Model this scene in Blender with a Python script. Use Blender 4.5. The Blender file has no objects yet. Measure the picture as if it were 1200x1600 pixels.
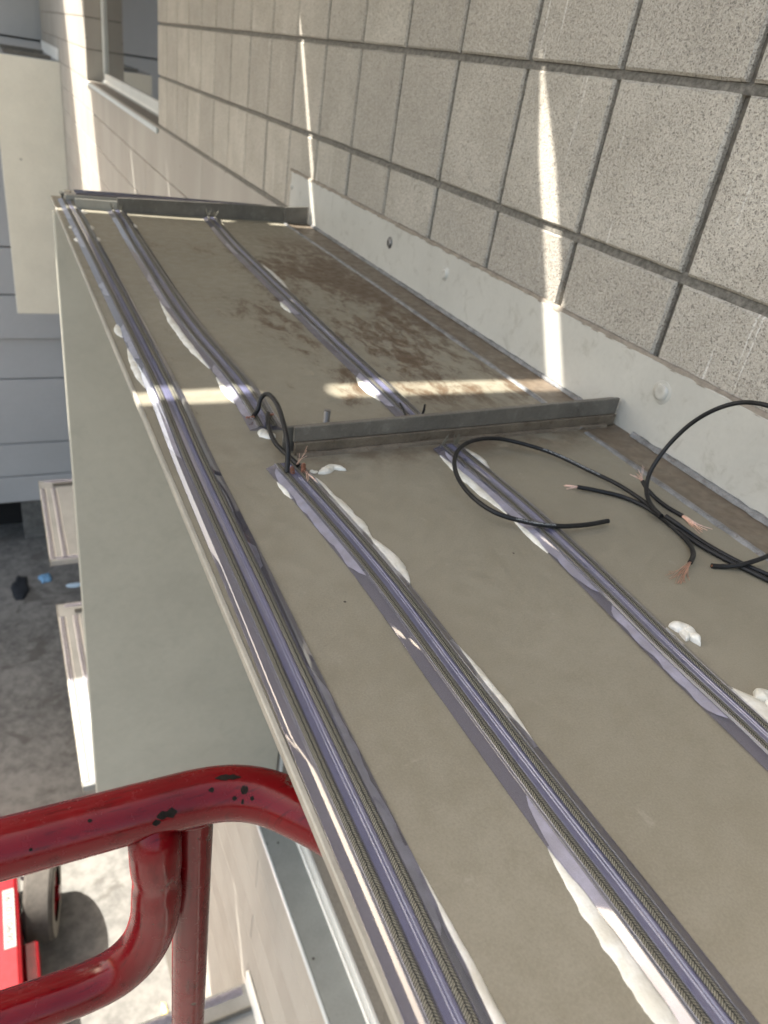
import bpy, math, random
from mathutils import Vector, Matrix, noise

# ------------------------------------------------------------------ camera, sky, sun, exposure
scn = bpy.context.scene
COL = scn.collection
CZ = 7.40                      # camera height above the yard; everything below is written relative to the eye
F = 1155.0                     # focal length in photograph pixels (26 mm equivalent)
AX = Vector((0.8961, -0.1019, 0.4320))     # world X (into the wall) in camera axes (right, down, forward)
AY = Vector((-0.4191, -0.5149, 0.7478))    # world Y (along the wall)
AD = Vector((-0.1462, 0.8512, 0.5041))     # world down
camd = bpy.data.cameras.new('camera'); cam = bpy.data.objects.new('camera', camd); COL.objects.link(cam)
right = Vector((AX[0], AY[0], -AD[0])); down = Vector((AX[1], AY[1], -AD[1])); fwd = Vector((AX[2], AY[2], -AD[2]))
up = -down
M3 = Matrix((right, up, -fwd)).transposed()
cam.matrix_world = Matrix.Translation((0, 0, CZ)) @ M3.to_4x4()
camd.sensor_fit = 'VERTICAL'; camd.sensor_height = 36.0; camd.lens = 26.0
camd.clip_start = 0.02; camd.clip_end = 400
camd.dof.use_dof = True; camd.dof.focus_distance = 0.56; camd.dof.aperture_fstop = 11.0
scn.camera = cam

SUN = Vector((-0.50, 0.55, 1.0)).normalized()
w = bpy.data.worlds.new('World'); scn.world = w; w.use_nodes = True
wn = w.node_tree
sky = wn.nodes.new('ShaderNodeTexSky'); sky.sky_type = 'NISHITA'; sky.sun_disc = False
sky.sun_elevation = math.asin(SUN.z); sky.sun_rotation = math.atan2(SUN.x, SUN.y)
sky.air_density = 1.0; sky.dust_density = 4.0; sky.ozone_density = 0.3
wn.nodes['Background'].inputs['Strength'].default_value = 0.15
wb = wn.nodes.new('ShaderNodeMix'); wb.data_type = 'RGBA'; wb.blend_type = 'MULTIPLY'; wb.inputs[0].default_value = 1.0
wb.inputs[7].default_value = (1.06, 1.0, 0.86, 1)          # the camera's white balance for open shade
wn.links.new(sky.outputs[0], wb.inputs[6]); wn.links.new(wb.outputs[2], wn.nodes['Background'].inputs['Color'])
sd = bpy.data.lights.new('sun', 'SUN'); sd.energy = 4.6; sd.angle = math.radians(0.5); sd.color = (1.0, 0.95, 0.86)
so = bpy.data.objects.new('sun', sd); COL.objects.link(so)
so.rotation_euler = SUN.to_track_quat('Z', 'Y').to_euler(); so.location = (0, 0, CZ + 20)
scn.view_settings.view_transform = 'Standard'; scn.view_settings.look = 'None'
scn.view_settings.exposure = 1.92; scn.view_settings.gamma = 1.0
scn.render.engine = 'CYCLES'
scn.cycles.transparent_max_bounces = 24

LZ = -0.355                    # top of the canopy, relative to the eye
GZ = -CZ                       # the yard
XW = 0.731                     # face of the block wall
XE = 0.1225                    # front edge of the canopy

def P(u, v, hgt=0.0, z0=LZ):   # the point of the level plane z0 + hgt that lies under photograph pixel (u, v)
    r = Vector((u - 600, v - 800, F)); d = Vector((r.dot(AX), r.dot(AY), -r.dot(AD)))
    return d * ((z0 + hgt) / d.z)

# ------------------------------------------------------------------ materials
def nd(nt, typ, out=0, **kw):
    n = nt.nodes.new(typ)
    for k, v in kw.items():
        if k in ('operation', 'blend_type', 'data_type', 'feature', 'wave_type', 'bands_direction', 'noise_dimensions', 'distance', 'clamp', 'wave_profile', 'interpolation_type'):
            setattr(n, k, v); continue
        s = n.inputs[int(k[1:])] if k[0] == '_' else n.inputs[k]
        if isinstance(v, bpy.types.NodeSocket): nt.links.new(v, s)
        else: s.default_value = v
    return n.outputs[out]
def ramp(nt, fac, stops):
    n = nt.nodes.new('ShaderNodeValToRGB'); nt.links.new(fac, n.inputs[0])
    e = n.color_ramp.elements
    while len(e) < len(stops): e.new(0.5)
    for i, (p, c) in enumerate(stops):
        e[i].position = p; e[i].color = (c, c, c, 1) if not isinstance(c, tuple) else (*c, 1)
    return n.outputs[0]
def mixc(nt, fac, a, b, mode='MIX'):
    n = nt.nodes.new('ShaderNodeMix'); n.data_type = 'RGBA'; n.blend_type = mode
    for s, v in ((n.inputs[0], fac), (n.inputs[6], a), (n.inputs[7], b)):
        if isinstance(v, bpy.types.NodeSocket): nt.links.new(v, s)
        else: s.default_value = (*v, 1) if isinstance(v, tuple) else v
    return n.outputs[2]
def mth(nt, op, a, b=0.0, c=None, clamp=False):
    n = nt.nodes.new('ShaderNodeMath'); n.operation = op; n.use_clamp = clamp
    for i, v in enumerate((a, b, c)):
        if v is None: continue
        if isinstance(v, bpy.types.NodeSocket): nt.links.new(v, n.inputs[i])
        else: n.inputs[i].default_value = v
    return n.outputs[0]
def mapr(nt, v, a, b, c=0.0, d=1.0, smooth=True):
    n = nt.nodes.new('ShaderNodeMapRange')
    if smooth: n.interpolation_type = 'SMOOTHSTEP'
    nt.links.new(v, n.inputs[0])
    for i, x in enumerate((a, b, c, d)): n.inputs[i + 1].default_value = x
    return n.outputs[0]
def noi(nt, vec, scale, detail=4.0, rough=0.55, dist=0.0):
    return nd(nt, 'ShaderNodeTexNoise', Vector=vec, Scale=scale, Detail=detail, Roughness=rough, Distortion=dist)
def vscale(nt, vec, s):
    n = nt.nodes.new('ShaderNodeMapping'); nt.links.new(vec, n.inputs[0]); n.inputs['Scale'].default_value = s
    return n.outputs[0]
def base_mat(name, col=(0.5, 0.5, 0.5), rough=0.6, metal=0.0, spec=0.5):
    m = bpy.data.materials.new(name); m.use_nodes = True; nt = m.node_tree
    b = nt.nodes['Principled BSDF']
    b.inputs['Base Color'].default_value = (*col, 1); b.inputs['Roughness'].default_value = rough
    b.inputs['Metallic'].default_value = metal; b.inputs['Specular IOR Level'].default_value = spec
    return m, nt, b
def ocoord(nt, random_shift=False):
    tc = nt.nodes.new('ShaderNodeTexCoord'); v = tc.outputs['Object']
    if random_shift:
        oi = nt.nodes.new('ShaderNodeObjectInfo')
        n = nt.nodes.new('ShaderNodeVectorMath'); n.operation = 'ADD'
        k = mth(nt, 'MULTIPLY', oi.outputs['Random'], 37.0)
        cb = nt.nodes.new('ShaderNodeCombineXYZ')
        for i in range(3): nt.links.new(k, cb.inputs[i])
        nt.links.new(v, n.inputs[0]); nt.links.new(cb.outputs[0], n.inputs[1])
        return n.outputs[0], oi.outputs['Random'], v
    return v
def bump(nt, b, hgt, strength, dist):
    n = nt.nodes.new('ShaderNodeBump'); n.inputs['Strength'].default_value = strength; n.inputs['Distance'].default_value = dist
    nt.links.new(hgt, n.inputs['Height']); nt.links.new(n.outputs[0], b.inputs['Normal'])

def painted(name, col, rough=0.5, var=0.25, scale=6.0, specks=0.0, dirt=(0.10, 0.085, 0.065), dirt_amt=0.0, bmp=0.1, metal=0.0):
    """weathered paint: blotches, fine grain, dirt"""
    m, nt, b = base_mat(name, col, rough, metal)
    v = ocoord(nt)
    n1 = noi(nt, v, scale, 5, 0.6); n2 = noi(nt, v, scale * 14, 4, 0.6)
    f = mth(nt, 'ADD', mth(nt, 'MULTIPLY', n1, 0.65), mth(nt, 'MULTIPLY', n2, 0.35))
    lo = tuple(c * (1 - var) for c in col); hi = tuple(min(1, c * (1 + var)) for c in col)
    c = mixc(nt, mapr(nt, f, 0.3, 0.7), lo, hi)
    if dirt_amt:
        k = mth(nt, 'MULTIPLY', mapr(nt, noi(nt, v, scale * 3.1, 8, 0.7, 0.6), 0.52, 0.72), dirt_amt)
        c = mixc(nt, k, c, dirt)
    if specks:
        vo = nd(nt, 'ShaderNodeTexVoronoi', Vector=v, Scale=specks)
        gate = mapr(nt, noi(nt, v, specks * 0.23, 2), 0.58, 0.62)
        c = mixc(nt, mth(nt, 'MULTIPLY', mapr(nt, vo, 0.10, 0.06), gate), c, (0.03, 0.025, 0.02))
    nt.links.new(c, b.inputs['Base Color'])
    nt.links.new(mapr(nt, n2, 0.3, 0.7, rough - 0.08, rough + 0.1), b.inputs['Roughness'])
    bump(nt, b, f, bmp, 0.004)
    return m

MAT = {}
def ledge_material():
    m, nt, b = base_mat('canopy_paint', (0.30, 0.27, 0.215), 0.5)
    v = ocoord(nt)
    sx = nd(nt, 'ShaderNodeSeparateXYZ', 0, Vector=v).node
    X, Y = sx.outputs[0], sx.outputs[1]
    n1 = noi(nt, v, 5.0, 5, 0.6); n2 = noi(nt, v, 55.0, 4, 0.6); n3 = noi(nt, v, 700.0, 3, 0.6)
    f = mth(nt, 'ADD', mth(nt, 'MULTIPLY', n1, 0.35), mth(nt, 'ADD', mth(nt, 'MULTIPLY', n2, 0.25), mth(nt, 'MULTIPLY', n3, 0.40)))
    c = mixc(nt, mapr(nt, f, 0.34, 0.66), (0.190, 0.171, 0.126), (0.246, 0.225, 0.174))
    # pale scuffs
    sc = mth(nt, 'MULTIPLY', mapr(nt, noi(nt, v, 38.0, 6, 0.7, 0.4), 0.62, 0.78), 0.35)
    c = mixc(nt, sc, c, (0.40, 0.37, 0.31))
    # leaf-litter stains, heavy on the far section, drawn out along the fall of the metal
    vs = vscale(nt, v, (9.0, 4.0, 1.0))
    big = noi(nt, vs, 1.0, 3, 0.5)
    fine = noi(nt, vscale(nt, v, (46.0, 20.0, 1.0)), 1.0, 10, 0.78, 0.4)
    far = mapr(nt, Y, 0.70, 0.80)
    gate_x = mapr(nt, X, 0.20, 0.62)
    fa = mth(nt, 'SUBTRACT', 1.0, mapr(nt, Y, 1.55, 1.80))
    near_wall = mapr(nt, X, 0.54, 0.70)
    amt = mth(nt, 'ADD', mth(nt, 'MULTIPLY', big, 0.46), mth(nt, 'MULTIPLY', fine, 0.72))
    amt = mth(nt, 'ADD', amt, mth(nt, 'MULTIPLY', gate_x, 0.17))
    st = mth(nt, 'MULTIPLY', mapr(nt, amt, 0.672, 0.80), mth(nt, 'MULTIPLY', far, fa))
    c = mixc(nt, mth(nt, 'MULTIPLY', st, 0.85), c, (0.072, 0.038, 0.016))
    # brown silt beside the wall
    silt = mth(nt, 'MULTIPLY', mapr(nt, X, 0.648, 0.664), mapr(nt, noi(nt, v, 26.0, 6, 0.65), 0.28, 0.55, 0.55, 1.0))
    c = mixc(nt, mth(nt, 'MULTIPLY', silt, 0.92), c, mixc(nt, noi(nt, v, 90.0, 4), (0.055, 0.038, 0.024), (0.20, 0.155, 0.11)))
    # grime that collects against the raised seams
    g = mth(nt, 'MULTIPLY', mapr(nt, Y, 0.585, 0.652), mth(nt, 'SUBTRACT', 1.0, mapr(nt, Y, 0.66, 0.75)))
    g = mth(nt, 'MULTIPLY', g, mapr(nt, noi(nt, v, 30.0, 6, 0.7), 0.35, 0.65))
    g = mth(nt, 'MULTIPLY', g, mapr(nt, X, 0.21, 0.30, 0.2, 0.75))
    c = mixc(nt, g, c, (0.11, 0.078, 0.05))
    # specks of grit
    vo = nd(nt, 'ShaderNodeTexVoronoi', Vector=v, Scale=42.0)
    gate = mapr(nt, noi(nt, v, 31.0, 2), 0.55, 0.59)
    c = mixc(nt, mth(nt, 'MULTIPLY', mapr(nt, vo, 0.060, 0.035), gate), c, (0.025, 0.02, 0.015))
    nt.links.new(c, b.inputs['Base Color'])
    nt.links.new(mapr(nt, n2, 0.3, 0.7, 0.40, 0.62), b.inputs['Roughness'])
    bump(nt, b, mth(nt, 'ADD', mth(nt, 'MULTIPLY', n2, 0.7), mth(nt, 'MULTIPLY', n3, 0.35)), 0.22, 0.002)
    return m
MAT['ledge'] = ledge_material()
MAT['lip'] = painted('lip_paint', (0.31, 0.29, 0.245), 0.45, 0.15, 20)
MAT['fin'] = painted('fin_paint', (0.40, 0.382, 0.322), 0.42, 0.08, 3.0, dirt=(0.28, 0.275, 0.23), dirt_amt=0.25)
MAT['cream'] = painted('cream_paint', (0.66, 0.625, 0.525), 0.5, 0.06, 3, specks=7.0)
MAT['flange'] = painted('flange_paint', (0.125, 0.113, 0.095), 0.42, 0.22, 25, dirt=(0.34, 0.32, 0.28), dirt_amt=0.3, bmp=0.3)
MAT['flange_base'] = painted('flange_base_paint', (0.135, 0.108, 0.078), 0.55, 0.35, 30, dirt=(0.065, 0.040, 0.022), dirt_amt=0.95, bmp=0.5)
MAT['flashing'] = painted('flashing_paint', (0.50, 0.485, 0.44), 0.36, 0.06, 9, dirt=(0.27, 0.245, 0.20), dirt_amt=0.45, bmp=0.14)
MAT['caulk'] = painted('caulk', (0.24, 0.205, 0.165), 0.7, 0.3, 60, bmp=0.5)
MAT['seam'] = painted('seam_sealer', (0.17, 0.17, 0.17), 0.36, 0.5, 45, dirt=(0.07, 0.05, 0.035), dirt_amt=0.9, bmp=0.6)
MAT['stud'] = painted('stud_metal', (0.22, 0.21, 0.20), 0.38, 0.3, 90, metal=0.6)
MAT['lower'] = painted('lower_canopy_paint', (0.22, 0.225, 0.22), 0.5, 0.15, 5)
MAT['white_paint'] = painted('white_paint', (0.78, 0.77, 0.73), 0.45, 0.06, 9)
MAT['frame'] = painted('window_frame_paint', (0.62, 0.62, 0.59), 0.4, 0.06, 9)
MAT['sill'] = painted('sill_metal', (0.24, 0.25, 0.235), 0.45, 0.12, 7, specks=14)
MAT['sill_edge'] = painted('sill_edge_metal', (0.55, 0.58, 0.58), 0.35, 0.08, 12)
MAT['siding'] = painted('siding_paint', (0.43, 0.428, 0.43), 0.45, 0.05, 1.2)
MAT['trim'] = painted('trim_paint', (0.10, 0.105, 0.11), 0.5, 0.1, 3)
MAT['shade'] = painted('added_shade_white', (0.78, 0.77, 0.74), 0.5, 0.08, 3)  # for the added shade panels; pale so they bounce light onto the wall
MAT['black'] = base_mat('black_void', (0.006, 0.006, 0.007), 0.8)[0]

def clear_pvc():
    m = bpy.data.materials.new('clear_pvc'); m.use_nodes = True; nt = m.node_tree; nt.nodes.clear()
    out = nt.nodes.new('ShaderNodeOutputMaterial')
    fr = nd(nt, 'ShaderNodeFresnel', IOR=1.5)
    tr = nd(nt, 'ShaderNodeBsdfTransparent', Color=(0.735, 0.735, 0.85, 1))
    df = nd(nt, 'ShaderNodeBsdfDiffuse', Color=(0.29, 0.305, 0.47, 1))
    gl = nd(nt, 'ShaderNodeBsdfGlossy', Color=(1, 1, 1, 1), Roughness=0.035)
    a = nd(nt, 'ShaderNodeMixShader', _0=0.11, _1=tr, _2=df)
    k = mth(nt, 'ADD', mth(nt, 'MULTIPLY', fr, 1.35), 0.02, clamp=True)
    b = nd(nt, 'ShaderNodeMixShader', _0=k, _1=a, _2=gl)
    nt.links.new(b, out.inputs[0])
    return m
MAT['pvc'] = clear_pvc()

def braid_material():
    m, nt, b = base_mat('tinned_braid', (0.2, 0.19, 0.15), 0.45, 0.35)
    uv = nt.nodes.new('ShaderNodeUVMap').outputs[0]
    s = nd(nt, 'ShaderNodeSeparateXYZ', 0, Vector=uv).node
    U, V = s.outputs[0], s.outputs[1]
    au = mth(nt, 'ABSOLUTE', U)
    ph = mth(nt, 'ADD', mth(nt, 'MULTIPLY', V, 2 * math.pi / 0.00155), mth(nt, 'MULTIPLY', au, 2 * math.pi / 0.0019))
    w1 = mth(nt, 'SINE', ph)
    w2 = mth(nt, 'SINE', mth(nt, 'MULTIPLY', U, 2 * math.pi / 0.0008))
    n = noi(nt, uv, 900.0, 3, 0.6)
    f = mth(nt, 'ADD', mth(nt, 'MULTIPLY', w1, 0.33), mth(nt, 'ADD', mth(nt, 'MULTIPLY', w2, 0.10), mth(nt, 'MULTIPLY', n, 0.9)))
    c = mixc(nt, mapr(nt, f, 0.1, 0.85), (0.028, 0.026, 0.020), (0.29, 0.277, 0.22))
    nt.links.new(c, b.inputs['Base Color'])
    bump(nt, b, f, 0.6, 0.0006)
    return m
MAT['braid'] = braid_material()
MAT['core'] = painted('lavender_core', (0.262, 0.262, 0.318), 0.5, 0.12, 40)
MAT['thread'] = base_mat('black_thread', (0.008, 0.008, 0.008), 0.7)[0]
def silicone():
    m, nt, b = base_mat('white_silicone', (0.74, 0.73, 0.68), 0.33)
    v = ocoord(nt); n = noi(nt, v, 60.0, 4, 0.6)
    nt.links.new(mixc(nt, mapr(nt, n, 0.35, 0.7), (0.55, 0.53, 0.46), (0.72, 0.71, 0.66)), b.inputs['Base Color'])
    b.inputs['Subsurface Weight'].default_value = 0.0
    bump(nt, b, mth(nt, 'ADD', noi(nt, v, 110.0, 3, 0.6), mth(nt, 'MULTIPLY', noi(nt, vscale(nt, v, (1.0, 0.25, 1.0)), 520.0, 3, 0.6), 0.12)), 0.30, 0.004)
    return m
MAT['silicone'] = silicone()
MAT['cable'] = painted('black_cable', (0.012, 0.012, 0.013), 0.42, 0.3, 120, bmp=0.1)
MAT['copper'] = base_mat('copper', (0.74, 0.50, 0.40), 0.35, 0.85)[0]
MAT['copper_dull'] = base_mat('dull_copper', (0.36, 0.17, 0.11), 0.45, 0.7)[0]
MAT['letter'] = base_mat('cable_print', (0.5, 0.51, 0.52), 0.6)[0]

def rough_block():
    m, nt, b = base_mat('split_block', (0.4, 0.37, 0.32), 0.9, 0, 0.25)
    v, rnd, raw = ocoord(nt, True)
    fine = noi(nt, v, 620.0, 4, 0.7); mid = noi(nt, v, 300.0, 4, 0.65); big = noi(nt, v, 9.0, 4, 0.6)
    grain = noi(nt, v, 1100.0, 3, 0.8)
    def dots(scale, r0, r1, gate_scale, g0, g1):
        vo = nd(nt, 'ShaderNodeTexVoronoi', Vector=v, Scale=scale)
        return mth(nt, 'MULTIPLY', mapr(nt, vo, r1, r0), mapr(nt, noi(nt, v, gate_scale, 2), g0, g1))
    d1 = dots(310.0, 0.20, 0.42, 140.0, 0.44, 0.58); d2 = dots(560.0, 0.20, 0.48, 260.0, 0.38, 0.54)
    pitd = mth(nt, 'MAXIMUM', d1, mth(nt, 'MULTIPLY', d2, 0.8))
    basec = mixc(nt, mapr(nt, big, 0.3, 0.7), (0.455, 0.42, 0.362), (0.55, 0.51, 0.445))
    basec = mixc(nt, mth(nt, 'MULTIPLY', rnd, 0.55), basec, (0.37, 0.342, 0.30))
    basec = mixc(nt, mapr(nt, mth(nt, 'ADD', mth(nt, 'MULTIPLY', grain, 0.5), mth(nt, 'MULTIPLY', mid, 0.5)), 0.36, 0.64, 0.0, 1.0), mixc(nt, 1.0, basec, (0.74, 0.73, 0.72), 'MULTIPLY'), mixc(nt, 1.0, basec, (1.16, 1.16, 1.16), 'MULTIPLY'))
    c = mixc(nt, mth(nt, 'MULTIPLY', pitd, 0.72), basec, (0.15, 0.135, 0.118))
    pit = mth(nt, 'SUBTRACT', 1.0, pitd)
    # thin pale runs of old drips
    st = noi(nt, vscale(nt, v, (1.0, 150.0, 3.5)), 1.0, 2, 0.5)
    gate = mapr(nt, noi(nt, vscale(nt, v, (1.0, 9.0, 4.0)), 1.0, 2), 0.56, 0.66)
    run = mth(nt, 'MULTIPLY', mapr(nt, st, 0.64, 0.70), gate)
    c = mixc(nt, mth(nt, 'MULTIPLY', mth(nt, 'MULTIPLY', run, mapr(nt, mid, 0.38, 0.52)), 0.8), c, (0.72, 0.70, 0.66))
    nt.links.new(c, b.inputs['Base Color'])
    bump(nt, b, mth(nt, 'ADD', mth(nt, 'MULTIPLY', pit, 0.5), mth(nt, 'MULTIPLY', mid, 0.8)), 0.8, 0.0022)
    return m
MAT['block'] = rough_block()
def smooth_block():
    m, nt, b = base_mat('ground_block', (0.45, 0.41, 0.36), 0.8, 0, 0.3)
    v, rnd, raw = ocoord(nt, True)
    n1 = noi(nt, vscale(nt, v, (1.0, 1.6, 0.5)), 2.2, 4, 0.6); n2 = noi(nt, v, 190.0, 3, 0.6)
    c = mixc(nt, mapr(nt, n1, 0.3, 0.7), (0.325, 0.298, 0.262), (0.385, 0.358, 0.318))
    c = mixc(nt, mth(nt, 'MULTIPLY', mapr(nt, n2, 0.3, 0.5, 1, 0), 0.18), c, (0.25, 0.22, 0.19))
    c = mixc(nt, mth(nt, 'MULTIPLY', rnd, 0.15), c, (0.31, 0.28, 0.25))
    sp = nd(nt, 'ShaderNodeTexVoronoi', Vector=v, Scale=7.0)
    c = mixc(nt, mth(nt, 'MULTIPLY', mapr(nt, sp, 0.06, 0.03), 0.7), c, (0.16, 0.13, 0.11))
    nt.links.new(c, b.inputs['Base Color'])
    bump(nt, b, n2, 0.2, 0.002)
    return m
MAT['smooth_block'] = smooth_block()
MAT['mortar'] = painted('mortar', (0.195, 0.18, 0.155), 0.97, 0.5, 150, dirt=(0.09, 0.08, 0.068), dirt_amt=0.7, bmp=1.0)
MAT['mortar_dark'] = painted('raked_mortar', (0.145, 0.130, 0.110), 0.95, 0.35, 120, bmp=0.9)

def glass():
    m, nt, b = base_mat('window_glass', (0.02, 0.024, 0.026), 0.03, 0, 0.5)
    b.inputs['IOR'].default_value = 3.2
    return m
MAT['glass'] = glass()

def red_paint(name, col, chips=True):
    m, nt, b = base_mat(name, col, 0.2, 0, 0.30)
    v = ocoord(nt)
    n1 = noi(nt, v, 14.0, 4, 0.6); n2 = noi(nt, v, 90.0, 5, 0.65)
    c = mixc(nt, mapr(nt, n1, 0.3, 0.7), tuple(x * 0.80 for x in col), tuple(x * 1.12 for x in col))
    if chips:
        ch = mapr(nt, mth(nt, 'ADD', mth(nt, 'MULTIPLY', noi(nt, v, 30.0, 2), 0.7), mth(nt, 'MULTIPLY', n2, 0.42)), 0.70, 0.725)
        c = mixc(nt, mth(nt, 'MULTIPLY', ch, 0.9), c, mixc(nt, mapr(nt, n2, 0.4, 0.6), (0.028, 0.02, 0.016), (0.10, 0.07, 0.055)))
        wear = mth(nt, 'MULTIPLY', mapr(nt, noi(nt, vscale(nt, v, (60.0, 400.0, 25.0)), 1.0, 3), 0.55, 0.72), 0.55)
        c = mixc(nt, wear, c, tuple(x * 0.35 for x in col))
        nt.links.new(mapr(nt, n2, 0.3, 0.7, 0.12, 0.30), b.inputs['Roughness'])
        hh = mth(nt, 'SUBTRACT', mth(nt, 'MULTIPLY', n2, 0.25), ch)
        bump(nt, b, hh, 0.35, 0.0015)
    nt.links.new(c, b.inputs['Base Color'])
    return m
MAT['red'] = red_paint('worn_red_paint', (0.135, 0.0014, 0.0038))
MAT['red_chassis'] = red_paint('chassis_red_paint', (0.26, 0.010, 0.016), False)
MAT['bare'] = painted('bare_steel_chip', (0.013, 0.010, 0.008), 0.6, 0.4, 160, bmp=0.5)
MAT['bare'].node_tree.nodes['Principled BSDF'].inputs['Specular IOR Level'].default_value = 0.1
MAT['cable'].node_tree.nodes['Principled BSDF'].inputs['Specular IOR Level'].default_value = 0.28
MAT['tyre'] = painted('grey_rubber', (0.065, 0.058, 0.050), 0.9, 0.25, 22, bmp=0.5)
MAT['tyre_side'] = painted('pale_rubber', (0.20, 0.19, 0.17), 0.85, 0.15, 12)
MAT['label'] = base_mat('label_vinyl', (0.19, 0.185, 0.175), 0.5)[0]
MAT['ink'] = base_mat('label_ink', (0.012, 0.011, 0.011), 0.6)[0]
MAT['blue'] = base_mat('blue_plastic', (0.16, 0.33, 0.52), 0.5)[0]
MAT['pale_blue'] = base_mat('pale_blue_plastic', (0.45, 0.58, 0.68), 0.4)[0]
MAT['cloth'] = base_mat('dark_cloth', (0.010, 0.013, 0.018), 0.9)[0]
MAT['yellow'] = base_mat('yellow_plastic', (0.72, 0.55, 0.20), 0.5)[0]
def concrete():
    m, nt, b = base_mat('yard_concrete', (0.3, 0.29, 0.27), 0.85, 0, 0.3)
    v = ocoord(nt)
    n1 = noi(nt, v, 0.9, 6, 0.6); n2 = noi(nt, v, 9.0, 6, 0.65); n3 = noi(nt, v, 1.9, 4, 0.55, 0.8)
    f = mth(nt, 'ADD', mth(nt, 'MULTIPLY', n1, 0.5), mth(nt, 'MULTIPLY', n2, 0.5))
    c = mixc(nt, mapr(nt, f, 0.32, 0.68), (0.085, 0.083, 0.079), (0.205, 0.199, 0.185))
    c = mixc(nt, mth(nt, 'MULTIPLY', mapr(nt, n3, 0.56, 0.66), 0.78), c, (0.085, 0.08, 0.072))
    sp = nd(nt, 'ShaderNodeTexVoronoi', Vector=v, Scale=2.6)
    c = mixc(nt, mth(nt, 'MULTIPLY', mapr(nt, sp, 0.09, 0.05), mapr(nt, n2, 0.45, 0.55)), c, (0.05, 0.045, 0.04))
    nt.links.new(c, b.inputs['Base Color'])
    bump(nt, b, n2, 0.3, 0.01)
    return m
MAT['concrete'] = concrete()

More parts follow.
